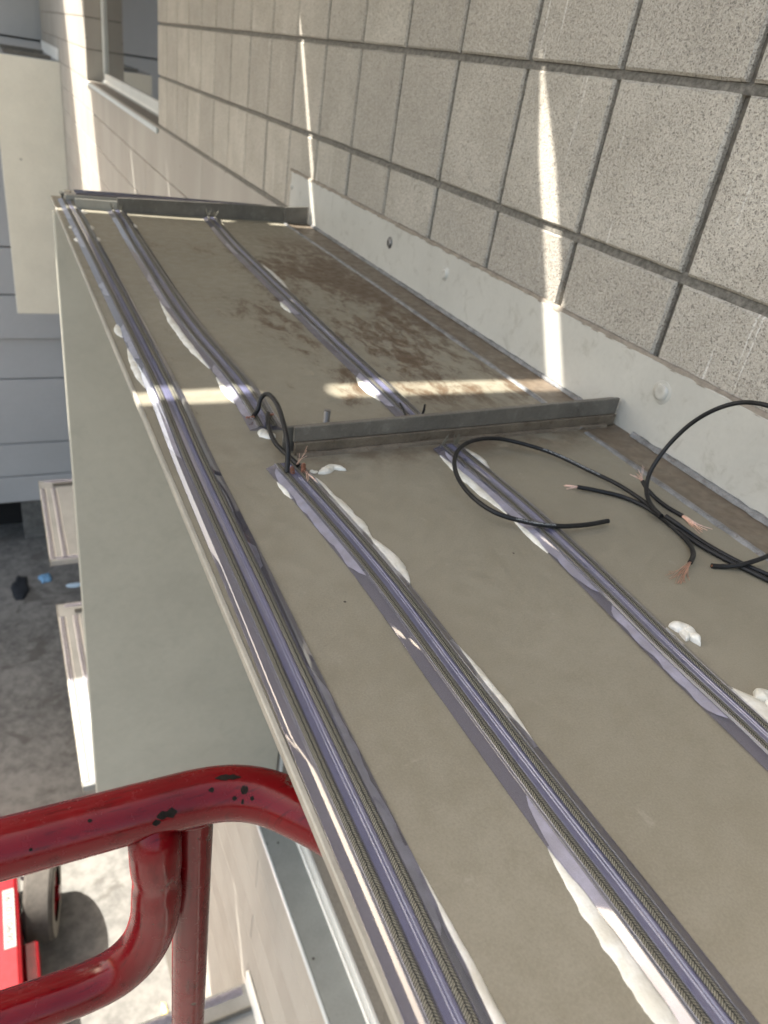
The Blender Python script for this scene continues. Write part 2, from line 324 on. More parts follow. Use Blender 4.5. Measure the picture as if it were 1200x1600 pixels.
# ------------------------------------------------------------------ mesh helpers
class MB:
    def __init__(s): s.v = []; s.f = []; s.uv = {}; s.mi = []
    def add(s, vs, fs):
        o = len(s.v); s.v += [Vector(a) for a in vs]; s.f += [tuple(i + o for i in f) for f in fs]; return o
    def box(s, x0, x1, y0, y1, z0, z1, ch=0.0):
        if ch <= 0:
            s.add([(x, y, z) for x in (x0, x1) for y in (y0, y1) for z in (z0, z1)],
                  [(0, 1, 3, 2), (4, 6, 7, 5), (0, 4, 5, 1), (2, 3, 7, 6), (0, 2, 6, 4), (1, 5, 7, 3)])
            return s
        c = ch; vs = []; idx = {}
        for i, x in enumerate((x0, x1)):
            for j, y in enumerate((y0, y1)):
                for k, z in enumerate((z0, z1)):
                    dx = c if i == 0 else -c; dy = c if j == 0 else -c; dz = c if k == 0 else -c
                    for a, p in enumerate(((x, y + dy, z + dz), (x + dx, y, z + dz), (x + dx, y + dy, z))):
                        idx[i, j, k, a] = len(vs); vs.append(p)
        g = lambda i, j, k, a: idx[i, j, k, a]
        fs = []
        for i in (0, 1):
            q = [g(i, 0, 0, 0), g(i, 0, 1, 0), g(i, 1, 1, 0), g(i, 1, 0, 0)]; fs.append(q if i == 0 else q[::-1])
            q = [g(0, i, 0, 1), g(1, i, 0, 1), g(1, i, 1, 1), g(0, i, 1, 1)]; fs.append(q if i == 0 else q[::-1])
            q = [g(0, 0, i, 2), g(0, 1, i, 2), g(1, 1, i, 2), g(1, 0, i, 2)]; fs.append(q if i == 0 else q[::-1])
        for i in (0, 1):
            for j in (0, 1):
                fs.append([g(i, j, 0, 0), g(i, j, 1, 0), g(i, j, 1, 1), g(i, j, 0, 1)])
                fs.append([g(i, 0, j, 0), g(i, 1, j, 0), g(i, 1, j, 2), g(i, 0, j, 2)])
                fs.append([g(0, i, j, 1), g(1, i, j, 1), g(1, i, j, 2), g(0, i, j, 2)])
                for k in (0, 1): fs.append([g(i, j, k, 0), g(i, j, k, 1), g(i, j, k, 2)])
        s.add(vs, fs); return s
    def prism(s, poly, z0, z1):
        n = len(poly)
        s.add([(x, y, z0) for x, y in poly] + [(x, y, z1) for x, y in poly],
              [tuple(range(n))[::-1], tuple(range(n, 2 * n))] + [(i, (i + 1) % n, n + (i + 1) % n, n + i) for i in range(n)])
        return s
    def tube(s, pts, r, n=10, caps=True):
        pts = [Vector(p) for p in pts]; m = len(pts)
        rr = r if isinstance(r, (list, tuple)) else [r] * m
        o = len(s.v); prev = None
        for i, p in enumerate(pts):
            t = (pts[min(i + 1, m - 1)] - pts[max(i - 1, 0)]).normalized()
            if prev is None:
                a = Vector((0, 0, 1)) if abs(t.z) < 0.9 else Vector((1, 0, 0))
                e = (a - t * a.dot(t)).normalized()
            else:
                e = (prev - t * prev.dot(t)).normalized()
            prev = e; g = t.cross(e)
            for k in range(n):
                an = 2 * math.pi * k / n
                s.v.append(p + (e * math.cos(an) + g * math.sin(an)) * rr[i])
        for i in range(m - 1):
            for k in range(n):
                k2 = (k + 1) % n
                s.f.append((o + i * n + k, o + i * n + k2, o + (i + 1) * n + k2, o + (i + 1) * n + k))
        if caps:
            s.f.append(tuple(o + k for k in range(n))[::-1]); s.f.append(tuple(o + (m - 1) * n + k for k in range(n)))
        return s
    def sweep(s, frames, prof, closed_ends=False, uv=False):
        """frames: (point, side, up, along); prof: list of (u, z) or a function of the frame index"""
        o = len(s.v); n = None
        for i, (p, sd_, up_, al) in enumerate(frames):
            pr = prof(i) if callable(prof) else prof
            n = len(pr)
            for (u, z) in pr:
                if uv: s.uv[len(s.v)] = (u - uv[0] if uv is not True else u, al)
                s.v.append(p + sd_ * u + up_ * z)
        m = len(frames)
        for i in range(m - 1):
            for k in range(n - 1):
                s.f.append((o + i * n + k, o + i * n + k + 1, o + (i + 1) * n + k + 1, o + (i + 1) * n + k))
        if closed_ends:
            s.f.append(tuple(o + k for k in range(n))); s.f.append(tuple(o + (m - 1) * n + k for k in range(n))[::-1])
        return s
    def build(s, name, mat, parent=None, smooth=None, fix=True):
        me = bpy.data.meshes.new(name)
        L = Vector(parent['_base']) if parent is not None else Vector((0, 0, 0))
        me.from_pydata([tuple(p - L) for p in s.v], [], s.f)
        if s.uv:
            lay = me.uv_layers.new(name='UVMap')
            for l in me.loops: lay.data[l.index].uv = s.uv.get(l.vertex_index, (0, 0))
        me.materials.append(mat)
        if fix:
            import bmesh
            b = bmesh.new(); b.from_mesh(me); bmesh.ops.recalc_face_normals(b, faces=b.faces); b.to_mesh(me); b.free()
        if smooth is not None:
            me.shade_smooth()
            me.set_sharp_from_angle(angle=math.radians(smooth))
        ob = bpy.data.objects.new(name, me); COL.objects.link(ob)
        ob['_base'] = tuple(L)
        if parent is not None: ob.parent = parent
        return ob

def thing(name, label, cat, base=(0, 0, 0), group=None):
    o = bpy.data.objects.new(name, None); COL.objects.link(o)
    o.empty_display_size = 0.05; o.location = base; o['_base'] = tuple(base)
    o['label'] = label; o['category'] = cat
    if group: o['group'] = group
    return o
def tag(o, label, cat, group=None):
    o['label'] = label; o['category'] = cat
    if group: o['group'] = group
    return o
def structure(o): o['kind'] = 'structure'; return o

def smooth_path(pts, step):
    """Catmull-Rom through pts, resampled about every `step`"""
    pts = [Vector(p) for p in pts]; out = []
    q = [pts[0] * 2 - pts[1]] + pts + [pts[-1] * 2 - pts[-2]]
    for i in range(1, len(q) - 2):
        p0, p1, p2, p3 = q[i - 1], q[i], q[i + 1], q[i + 2]
        n = max(2, int((p2 - p1).length / step))
        for k in range(n):
            t = k / n
            out.append(0.5 * ((2 * p1) + (p2 - p0) * t + (2 * p0 - 5 * p1 + 4 * p2 - p3) * t * t + (3 * p1 - p0 - 3 * p2 + p3) * t ** 3))
    out.append(pts[-1]); return out
def nz(x, seed): return noise.noise(Vector((x, seed * 7.13, seed * 3.7)))

# ------------------------------------------------------------------ setting
yard = MB().prism([(-60, -60), (60, -60), (60, 60), (-60, 60)], GZ - 0.3, GZ).build('ground', MAT['concrete'])
structure(yard); yard['label'] = 'stained grey concrete yard far below the canopy'

# ------------------------------------------------------------------ block building
YJ = 0.6585; BW = 0.2059; BH = 0.2005; ZJ = 0.044      # module of the stacked square blocks
bld = thing('block_building', 'tan masonry wall of stacked square rough blocks over smooth courses, with windows', 'building', (XW, 2.0, GZ))
YEND = 11.25
b = MB()
b.box(XW + 0.009, XW + 0.35, -1.6, 3.94, LZ - 0.005, 1.4)
b.box(XW + 0.011, XW + 0.35, 2.02, 11.25, GZ, LZ - 0.008)
b.box(XW + 0.010, XW + 0.35, -1.6, 2.018, GZ, -2.735)
b.box(XW + 0.010, XW + 0.35, 3.942, 6.738, 0.96, 1.4)
b.box(XW + 0.009, XW + 0.35, 6.752, YEND, LZ - 0.005, 1.4)
b.box(XW + 0.13, XW + 0.349, -1.6, 2.017, -2.733, LZ - 0.1)
b.box(XW + 0.14, XW + 0.348, 3.943, 6.737, LZ, 0.955)
b.build('wall_core', MAT['mortar_dark'], bld)
rng = random.Random(4)
# rough square blocks: four shared outlines with worn, wandering edges
def block_mesh(seed, w_, h_, d_=0.06):
    r = random.Random(seed); n = 7; ring0 = []; ring1 = []; ring2 = []
    per = []
    for i in range(n): per.append((-1 + 2 * i / n, -1))
    for i in range(n): per.append((1, -1 + 2 * i / n))
    for i in range(n): per.append((1 - 2 * i / n, 1))
    for i in range(n): per.append((-1, 1 - 2 * i / n))
    vs = []; k = len(per)
    for lvl, (x, ins) in enumerate(((d_, 0.0), (0.0035, 0.0), (0.0, 0.0032))):
        for j, (a, c) in enumerate(per):
            wob = 0.0011 * noise.noise(Vector((a * 4 + seed * 9, c * 4, lvl * 0.4))) + 0.0007 * noise.noise(Vector((a * 11, c * 11 + seed, 3)))
            y = a * (w_ / 2 - ins - (wob if abs(a) == 1 else 0)); z = c * (h_ / 2 - ins - (wob if abs(c) == 1 else 0))
            vs.append((x, y, z))
    fs = []
    for l in (0, 1):
        for j in range(k):
            j2 = (j + 1) % k
            fs.append((l * k + j, l * k + j2, (l + 1) * k + j2, (l + 1) * k + j))
    fs.append(tuple(range(2 * k, 3 * k)))
    me = bpy.data.meshes.new('block'); me.from_pydata(vs, [], fs); me.materials.append(MAT['block'])
    import bmesh
    q = bmesh.new(); q.from_mesh(me); bmesh.ops.recalc_face_normals(q, faces=q.faces); q.to_mesh(me); q.free()
    return me
variants = [block_mesh(s, BW - 0.0100, BH - 0.0104) for s in range(5)]
half = [block_mesh(20 + s, BW - 0.0095, 0.1885) for s in range(2)]
c0 = int(math.floor((0.05 - YJ) / BW))
col = c0
while YJ + (col + 1) * BW < 3.94 + 0.02:
    yc = YJ + (col + 0.5) * BW
    for row in range(-2, 3):
        zc = ZJ + (row + 0.5) * BH
        ob = bpy.data.objects.new('block', rng.choice(variants)); COL.objects.link(ob); ob.parent = bld
        ob.location = Vector((XW + rng.uniform(-0.0008, 0.0008), yc + rng.uniform(-0.0008, 0.0008), zc)) - Vector((XW, 2.0, GZ))
    col += 1
# bed joints: tooled mortar, nearly flush
for row in range(-2, 4):
    z = ZJ + row * BH
    m = MB()
    fr = []
    y = 0.0
    while y < 3.93:
        fr.append((Vector((XW, y, z)), Vector((0, 0, 1)), Vector((-1, 0, 0)), y)); y += 0.012
    m.sweep(fr, lambda i, rr=row: [(-0.0070, -0.0030), (-0.0052, -0.0022 + 0.0009 * nz(i * 0.9, rr + 3)), (0.0005, -0.0040 + 0.0010 * nz(i * 1.1, rr + 9)), (0.0040, -0.0062 + 0.001 * nz(i * 0.8, rr + 5)), (0.0070, -0.0090)])
    m.build('mortar_joint', MAT['mortar'], bld, fix=False)
# smooth courses: long units
def course(y0, y1, z, depth=0.10, hh=0.2005, joints=()):
    ys = [y0] + [j for j in joints if y0 < j < y1] + [y1]
    for a, c in zip(ys[:-1], ys[1:]):
        dz = rng.uniform(-0.0006, 0.0006)
        MB().box(XW + dz, XW + depth, a + (0.0025 if a != y0 else 0), c - (0.0025 if c != y1 else 0), z - hh + 0.0025, z - 0.0025, 0.002).build('course_block', MAT['smooth_block'], bld)
ZS = LZ - 0.008
for r in range(7):
    off = (r % 2) * 1.22
    js = [3.08 + off + 2.44 * k for k in range(-1, 4)]
    course(2.02, YEND, ZS - r * BH, joints=js)
for r in range(5):                      # beyond the window
    z = ZS + (r + 1) * BH
    js = [9.0] if r % 2 else [8.1]
    course(6.742, YEND, z, depth=0.13, joints=js)
for r in range(14):                     # below the tall window
    z = -2.737 - r * BH
    course(-0.6, 5.4, z, joints=[0.6 + (r % 2) * 1.22, 3.04 + (r % 2) * 1.22])
# window beside the blocks
def window(y0, y1, z0, z1, xr, mull=()):
    wi = MB().box(xr + 0.002, xr + 0.05, y0, y1, z0, z0 + 0.055, 0.004).box(xr + 0.002, xr + 0.05, y0, y1, z1 - 0.05, z1, 0.004) \
        .box(xr, xr + 0.05, y0, y0 + 0.045, z0 + 0.056, z1 - 0.051, 0.004).box(xr, xr + 0.05, y1 - 0.045, y1, z0 + 0.056, z1 - 0.051, 0.004)
    wo = wi.build('window', MAT['frame'], bld)
    MB().box(xr + 0.018, xr + 0.026, y0 + 0.044, y1 - 0.044, z0 + 0.054, z1 - 0.049).build('pane', MAT['glass'], wo)
    MB().box(xr - 0.008, xr + 0.001, y0, y1, z0 - 0.004, z0 + 0.012, 0.003).build('glazing_bead', MAT['white_paint'], wo)
    s_ = MB(); 
    s_.add([(XW - 0.004, y0, z0 - 0.012), (XW - 0.004, y1, z0 - 0.012), (xr, y0, z0 - 0.003), (xr, y1, z0 - 0.003),
            (XW - 0.004, y0, z0 - 0.030), (XW - 0.004, y1, z0 - 0.030), (xr, y0, z0 - 0.030), (xr, y1, z0 - 0.030)],
           [(0, 1, 3, 2), (4, 6, 7, 5), (0, 4, 5, 1), (2, 3, 7, 6), (0, 2, 6, 4), (1, 5, 7, 3)])
    s_.build('sill', MAT['sill'], wo)
    MB().box(XW - 0.013, XW - 0.0045, y0, y1, z0 - 0.034, z0 - 0.010, 0.002).build('sill_nosing', MAT['sill_edge'], wo)
    return wo
window(3.942, 6.738, LZ - 0.003, 0.955, XW + 0.115)
window(-1.6, 2.016, -2.70, LZ - 0.11, XW + 0.115)

# ------------------------------------------------------------------ back building across the yard end
bb = thing('panel_building', 'blue-grey metal panel building closing the far end of the yard', 'building', (-5.0, 11.6, GZ))
seams = [3.2, 2.05, 0.9, -0.27, -1.53, -2.70, -3.34, -3.97, -4.59, -5.64, -6.21, -6.68]
MB().box(-14.0, 1.39, 11.45, 15.0, -6.68, 3.3).build('wall_core', MAT['trim'], bb)
for a, c in zip(seams[:-1], seams[1:]):
    yy = 11.30 if c > -4.0 else 11.36
    for x0, x1 in ((-14.0, -9.4), (-9.4, -4.7), (-4.7, 1.4)):
        MB().box(x0 + 0.008, x1 - 0.008, yy, 11.46, c + 0.010, a - 0.010, 0.006).build('panel', MAT['siding'], bb)
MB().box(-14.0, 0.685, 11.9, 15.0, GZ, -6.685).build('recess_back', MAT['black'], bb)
for x0, x1 in ((-0.08, 0.68), (-6.0, -3.2), (-13.0, -9.0)):
    MB().box(x0, x1, 11.38, 11.89, GZ, -6.69, 0.01).build('plinth', MAT['concrete'], bb)

# ------------------------------------------------------------------ unseen panels added overhead, shaped to cast the shade and the slits of sun
SZ = 1.0
slots = []
def shade_panel(pts, label):
    o = MB().prism(pts, SZ, SZ + 0.012)
    r = thing('added_shade_panel', label, 'sunshade', (pts[0][0], pts[0][1], SZ), 'added shade panels over the canopy')
    o.build('sheet', MAT['shade'], r)
def slot_edge(y, w_, xs, side):
    """edge of a panel along a joint at y: open by w_/2 over each (x0, x1, taper), closed elsewhere"""
    g = 0.0006; s = -1 if side == 'lo' else 1
    e = []
    for x0, x1, tp in xs:
        e += [(x0, y + s * g), (x0 + 0.01, y + s * w_ / 2), (x1 - tp, y + s * w_ / 2), (x1, y + s * g)]
    return e
J = [  # joint y, width, open stretches in x (from, to, taper)
    (1.563, 0.047, [(-0.84, -0.395, 0.06), (-0.325, 0.27, 0.08)]),
    (2.595, 0.030, [(-0.60, -0.15, 0.03), (-0.08, 0.29, 0.05)]),
    (4.595, 0.034, [(-0.40, 0.02, 0.15)]),
    (5.645, 0.034, [(-0.40, 0.02, 0.15)]),
    (4.595, 0.034, [(-1.85, -1.45, 0.2)]),
]
def shade_strip(y0, y1, xo, j0, j1, label, x1=0.72):
    lo = [(xo, y0)] + (slot_edge(y0, j0[1], j0[2], 'hi') if j0 else []) + [(x1, y0 + (0.0006 if j0 else 0))]
    hi = [(xo, y1)] + (slot_edge(y1, j1[1], j1[2], 'lo') if j1 else []) + [(x1, y1 - (0.0006 if j1 else 0))]
    if j0: lo[0] = (xo, y0 + 0.0006)
    if j1: hi[0] = (xo, y1 - 0.0006)
    shade_panel(lo + hi[::-1], label)
shade_strip(0.55, 1.563, -1.00, None, J[0], 'white sheet added overhead to cast shade nearest the lift, above the picture')
shade_strip(1.563, 2.595, -0.80, J[0], J[1], 'white sheet added overhead to cast shade over the canopy, above the picture')
shade_strip(2.595, 4.595, -0.62, J[1], J[2], 'long white sheet added overhead to cast shade before the window, above the picture')
shade_strip(4.595, 5.645, -0.62, J[2], J[3], 'white sheet added overhead to cast shade at the near side of the window, above the picture')
shade_strip(5.645, 7.345, -0.62, J[3], None, 'white sheet added overhead to cast shade over the window, above the picture')
shade_strip(8.730, 11.29, -0.62, None, None, 'white sheet added overhead to cast shade at the far end, above the picture')
shade_strip(1.600, 4.595, -2.35, None, J[4], 'outer white sheet added overhead to cast shade, nearest the lift, above the picture', -0.86)
shade_strip(4.595, 5.750, -2.35, J[4], None, 'outer white sheet added overhead to cast shade, before the window, above the picture', -1.10)
shade_strip(6.770, 9.750, -2.50, None, None, 'outer white sheet added overhead to cast shade, farthest from the lift, above the picture', -1.70)

# ------------------------------------------------------------------ the canopy
can = thing('window_canopy', 'near greige metal canopy carrying clear rails, tall blank side fin at its far end', 'canopy', (0, 0, LZ))
YN, YF, YS = -0.45, 2.0, 0.662
def plate(y0, y1):
    m = MB(); nx, ny = 26, max(4, int((y1 - y0) / 0.03))
    x0, x1 = XE + 0.003, 0.722
    for j in range(ny + 1):
        for i in range(nx + 1):
            x = x0 + (x1 - x0) * i / nx; y = y0 + (y1 - y0) * j / ny
            z = 0.0012 * noise.noise(Vector((x * 5, y * 4, 1.7))) - (0.0016 if x > 0.657 else 0)
            m.v.append(Vector((x, y, LZ + z)))
    for j in range(ny):
        for i in range(nx):
            a = j * (nx + 1) + i; m.f.append((a, a + 1, a + nx + 2, a + nx + 1))
    o = m.build('top_plate', MAT['ledge'], can, smooth=60, fix=False)
plate(YN, YS + 0.001); plate(YS, YF)
MB().box(XE + 0.012, 0.722, YN, YF, LZ - 0.030, LZ - 0.004).build('soffit', MAT['fin'], can)
MB().box(XE, XE + 0.0045, YN, YF, LZ - 0.007, LZ + 0.0010, 0.001).build('front_lip', MAT['lip'], can)
MB().box(0.124, XW + 0.10, 1.962, 2.0, -2.62, LZ - 0.031, 0.003).build('side_fin', MAT['fin'], can)
# sealed lap parallel to the wall
def ridge(pts, wid, hgt, mat, name, parent, seed=0, step=0.008, wob=0.35):
    pp = smooth_path(pts, step); fr = []; al = 0
    for i, p in enumerate(pp):
        t = (pp[min(i + 1, len(pp) - 1)] - pp[max(0, i - 1)]).normalized()
        if i: al += (p - pp[i - 1]).length
        fr.append((p, t.cross(Vector((0, 0, 1))).normalized(), Vector((0, 0, 1)), al))
    def prof(i):
        k = 1 + wob * nz(fr[i][3] * 60, seed) + 0.5 * wob * nz(fr[i][3] * 220, seed + 2)
        k2 = 1 + wob * nz(fr[i][3] * 45 + 9, seed + 5)
        a = wid / 2
        return [(-a * k, -0.001), (-a * 0.75 * k, hgt * 0.6 * k2), (-a * 0.2, hgt * k2), (a * 0.4, hgt * 0.9 * k), (a * 0.85 * k2, hgt * 0.45), (a * 1.1 * k2, -0.001)]
    return MB().sweep(fr, prof).build(name, mat, parent, smooth=80, fix=False)
ridge([(0.655, YN, LZ), (0.656, 0.2, LZ), (0.655, 0.6, LZ), (0.655, 0.655, LZ)], 0.011, 0.0026, MAT['seam'], 'lap_sealant', can, 1)
ridge([(0.656, 0.665, LZ), (0.658, 1.2, LZ), (0.654, 1.6, LZ), (0.651, 1.86, LZ)], 0.010, 0.0028, MAT['seam'], 'lap_sealant', can, 2)
# upstand against the wall
m = MB(); fr = []
y = YN
while y <= 2.07:
    fr.append((Vector((0.7235, y, LZ)), Vector((1, 0, 0)), Vector((0, 0, 1)), y)); y += 0.03
m.sweep(fr, lambda i: [(-0.0012, -0.004), (-0.0010 + 0.0008 * nz(i * 0.3, 4), 0.030), (-0.0006 + 0.0010 * nz(i * 0.2, 7), 0.070), (-0.001, 0.0985), (0.0008, 0.0995), (0.0066, 0.0995), (0.0066, -0.004)], closed_ends=True)
m.build('wall_flashing', MAT['flashing'], can, smooth=30)
ridge([(0.7205, YN, LZ), (0.7205, 0.64, LZ)], 0.010, 0.0045, MAT['seam'], 'corner_sealant', can, 3)
ridge([(0.7205, 0.69, LZ), (0.7205, 1.3, LZ), (0.7205, 1.85, LZ)], 0.009, 0.0040, MAT['seam'], 'corner_sealant', can, 6)
ridge([(0.7275, YN, LZ + 0.0985), (0.7275, 0.8, LZ + 0.0985), (0.7275, 2.06, LZ + 0.0985)], 0.010, 0.0055, MAT['caulk'], 'top_caulk', can, 5)
for (y, z, s) in ((1.414, -0.293, 0.0085), (1.179, -0.292, 0.0095), (0.620, -0.287, 0.0105), (2.031, -0.292, 0.0065)):
    m = MB(); n = 18; rings = ((1.45, 0.0), (1.4, 0.0011), (1.05, 0.0015), (0.95, 0.0038), (0.62, 0.0048), (0.25, 0.0040))
    for k, (r, d) in enumerate(rings):
        for j in range(n):
            a = 2 * math.pi * j / n; rr = r * s * (1 + 0.09 * nz(j * 0.7, k + y * 5))
            m.v.append(Vector((0.7232 - d, y + rr * math.cos(a), z + rr * math.sin(a))))
    for k in range(len(rings) - 1):
        for j in range(n): m.f.append((k * n + j, k * n + (j + 1) % n, (k + 1) * n + (j + 1) % n, (k + 1) * n + j))
    m.f.append(tuple((len(rings) - 1) * n + j for j in range(n)))
    m.build('fixing_bolt', MAT['flashing'] if y != 1.414 else MAT['stud'], can, smooth=50)
# standing seam between the two sections: two upturned plates, bolted, sealed at the foot
def slanted_box(x0, x1, ya, yb, t, z0, z1, z1b=None):
    z1b = z1 if z1b is None else z1b
    m = MB()
    m.add([(x0, ya, z0), (x0, ya + t, z0), (x0, ya, z1), (x0, ya + t, z1), (x1, yb, z0), (x1, yb + t, z0), (x1, yb, z1b), (x1, yb + t, z1b)],
          [(0, 1, 3, 2), (4, 6, 7, 5), (0, 4, 5, 1), (2, 3, 7, 6), (0, 2, 6, 4), (1, 5, 7, 3)])
    return m
def bevel(o, wdt):
    md = o.modifiers.new('bevel', 'BEVEL'); md.width = wdt; md.segments = 2; md.limit_method = 'ANGLE'; return o
bevel(slanted_box(0.256, 0.716, 0.653, 0.676, 0.0045, LZ + 0.0145, LZ + 0.031, LZ + 0.0365).build('seam_flange', MAT['flange'], can), 0.0008)
bevel(slanted_box(0.257, 0.716, 0.6505, 0.6735, 0.0045, LZ - 0.001, LZ + 0.0142, LZ + 0.0142).build('seam_flange', MAT['flange_base'], can), 0.001)
bevel(slanted_box(0.247, 0.714, 0.6605, 0.6835, 0.0040, LZ - 0.001, LZ + 0.0285, LZ + 0.034).build('seam_flange', MAT['flange'], can), 0.0008)
ridge([(0.258, 0.648, LZ), (0.45, 0.659, LZ), (0.70, 0.671, LZ)], 0.007, 0.0040, MAT['flange_base'], 'foot_sealant', can, 8)
# stud
m = MB(); pts = []; rad = []
sp_ = P(523, 690); sx_, sy_ = 0.3085, 0.695
for k in range(36):
    pts.append((sx_, sy_, LZ + 0.00085 * k)); rad.append(0.0036 + (0.0004 if k % 2 else -0.0001))
m.tube(pts, rad, 14); m.build('stud', MAT['stud'], can, smooth=50)
# far end: low upturned edge and taller flange
bevel(slanted_box(0.165, 0.2535, 1.868, 1.866, 0.004, LZ - 0.001, LZ + 0.021).build('end_flange', MAT['lip'], can), 0.0008)
bevel(slanted_box(0.2536, 0.653, 1.862, 1.876, 0.005, LZ - 0.001, LZ + 0.030, LZ + 0.037).build('end_flange', MAT['flange'], can), 0.001)
bevel(slanted_box(0.6535, 0.716, 1.872, 1.876, 0.006, LZ - 0.001, LZ + 0.036, LZ + 0.041).build('end_flange', MAT['flange'], can), 0.001)
MB().box(0.150, 0.66, 1.935, 1.995, LZ + 0.0005, LZ + 0.016, 0.002).build('end_kerb', MAT['lip'], can)

# ------------------------------------------------------------------ clear conductor rails
PROF = [(-20, 0.1), (-20, 0.8), (-19.5, 1.1), (-12.2, 3.7), (-11.8, 4.1), (-11.55, 5.1), (-11.3, 5.6), (-11.0, 5.8), (-10.8, 5.4), (-10.7, 4.3),
        (-5.0, 4.3), (-4.9, 5.2), (-4.6, 5.6), (-4.2, 5.6), (-3.9, 5.1), (-3.7, 4.7), (-0.2, 4.7), (0.1, 5.3), (0.4, 5.5), (0.8, 5.3), (1.1, 4.7),
        (1.5, 4.7), (1.8, 5.4), (2.2, 5.8), (2.8, 5.8), (3.2, 5.4), (3.5, 4.7), (4.3, 4.7), (4.5, 5.3), (4.9, 5.3), (5.0, 4.3),
        (10.7, 4.3), (10.8, 5.3), (11.1, 5.7), (11.4, 5.5), (11.6, 5.0), (11.8, 4.1), (12.2, 3.7), (19.5, 1.1), (20, 0.8), (20, 0.1)]
PROF = [(a * 0.001, c * 0.001) for a, c in PROF]
def frames_of(pts, step=0.006, z=LZ, wseed=0, amp=0.0006):
    pp = smooth_path([Vector((x, y, z + (q[0] if q else 0))) for x, y, *q in pts], step); fr = []; al = 0
    for i, p in enumerate(pp):
        t = (pp[min(i + 1, len(pp) - 1)] - pp[max(0, i - 1)]).normalized()
        if i: al += (p - pp[i - 1]).length
        s = t.cross(Vector((0, 0, 1))).normalized()
        if s.x < 0 and abs(t.y) > abs(t.x): s = -s
        fr.append((p + s * amp * nz(al * 7, wseed) + Vector((0, 0, 0.0004)), s, s.cross(t).normalized() if s.cross(t).z > 0 else t.cross(s).normalized(), al))
    return fr
def sheet(fr, prof, name, mat, parent, smooth=60): 
    return MB().sweep(fr, prof).build(name, mat, parent, smooth=smooth, fix=False)
def rail(label, pts, seed, loc, fine=True):
    r = thing('conductor_rail', label, 'rail', loc, 'clear conductor rails on the canopy')
    fr = frames_of(pts, wseed=seed)
    MB().sweep(fr, PROF, closed_ends=True).build('plastic_body', MAT['pvc'], r, smooth=35, fix=False)
    MB().sweep(fr, [(-0.0037, 0.0044), (0.0045, 0.0044)]).build('core_strip', MAT['core'], r, smooth=60, fix=False)
    for c in (-0.00785, 0.00785):
        br = MB().sweep(fr, [(c - 0.0029, 0.0044), (c - 0.0026, 0.0050), (c - 0.0016, 0.0053), (c, 0.0053), (c + 0.0016, 0.0053), (c + 0.0026, 0.0050), (c + 0.0029, 0.0044)], uv=(c,)).build('braid', MAT['braid'], r, smooth=80, fix=False)
        th = []
        fd = frames_of(pts, step=0.0016, wseed=seed)
        for i, (p, s, u_, al) in enumerate(fd):
            off = 0.00022 * math.sin(al * 2 * math.pi / 0.0075) + 0.0003 * nz(al * 40, seed + 3)
            th.append(p + s * (c + off) + u_ * (0.0053 + 0.00015 * math.sin(al * 2 * math.pi / 0.0038)))
        MB().tube(th, 0.00034, 5).build('stitch_thread', MAT['thread'], br, smooth=80)
    r['_fr'] = 0
    return r, fr
def at_y(fr, y):
    return min(range(len(fr)), key=lambda i: abs(fr[i][0].y - y))
def under(r, fr, side, y0, y1, seed, wmin=0.2, wmax=1.0):
    """white sealant squeezed flat under the clear skirt"""
    a, c = sorted((at_y(fr, y0), at_y(fr, y1))); sub = fr[a:c + 1]; n = len(sub)
    def prof(i):
        t = i / max(1, n - 1); e = min(1, min(t, 1 - t) * 9) ** 0.5
        w_ = (wmin + (wmax - wmin) * (0.85 + 0.60 * nz(sub[i][3] * 55, seed) + 0.25 * nz(sub[i][3] * 170, seed + 1))) * e
        w_ = max(0.02, min(1.0, w_))
        u0, u1 = 0.0121, 0.0121 + 0.0076 * w_
        q = []
        for k in range(4):
            u = u0 + (u1 - u0) * k / 3
            q.append((side * u, max(0.0003, 0.0037 - (u - 0.0122) * 0.356 - 0.0005)))
        return q if side > 0 else q[::-1]
    MB().sweep(sub, prof).build('sealant', MAT['silicone'], r, smooth=60, fix=False)
def smear(r, fr, side, y0, y1, wmax, hgt, seed, lump=0.45, off=0.0):
    """ridge of white sealant pushed out beside the rail"""
    a, c = sorted((at_y(fr, y0), at_y(fr, y1))); sub = fr[a:c + 1]
    # denser frames
    d = []
    for i in range(len(sub) - 1):
        for k in range(3):
            t = k / 3; d.append((sub[i][0].lerp(sub[i + 1][0], t), sub[i][1], sub[i][2], sub[i][3] * (1 - t) + sub[i + 1][3] * t))
    n = len(d)
    def prof(i):
        t = i / max(1, n - 1); e = max(0.0, min(1, min(t * 3.2, (1 - t) * 2.6))) ** 0.8
        wv = 0.80 * wmax * e * (1 - lump + lump * (1.0 + 1.1 * nz(d[i][3] * 42, seed)) + 0.14 * nz(d[i][3] * 110, seed + 6) + 0.07 * nz(d[i][3] * 300, seed + 4))
        wv = max(0.0003, wv); hv = 0.62 * hgt * e * (0.8 + 0.35 * nz(d[i][3] * 70, seed + 8)) + 0.0002
        q = []
        for k in range(9):
            s = k / 8; u = 0.0175 + off + (0.0025 + wv) * s
            q.append((side * u, hv * (1 - (2 * s - 0.7) ** 2 * 0.58) if s < 1 else 0.0))
        q = [(side * 0.0170, -0.0008)] + q
        q[-1] = (side * (0.0200 + off + wv), -0.0008)
        return q if side > 0 else q[::-1]
    MB().sweep(d, prof).build('sealant', MAT['silicone'], r, smooth=70, fix=False)
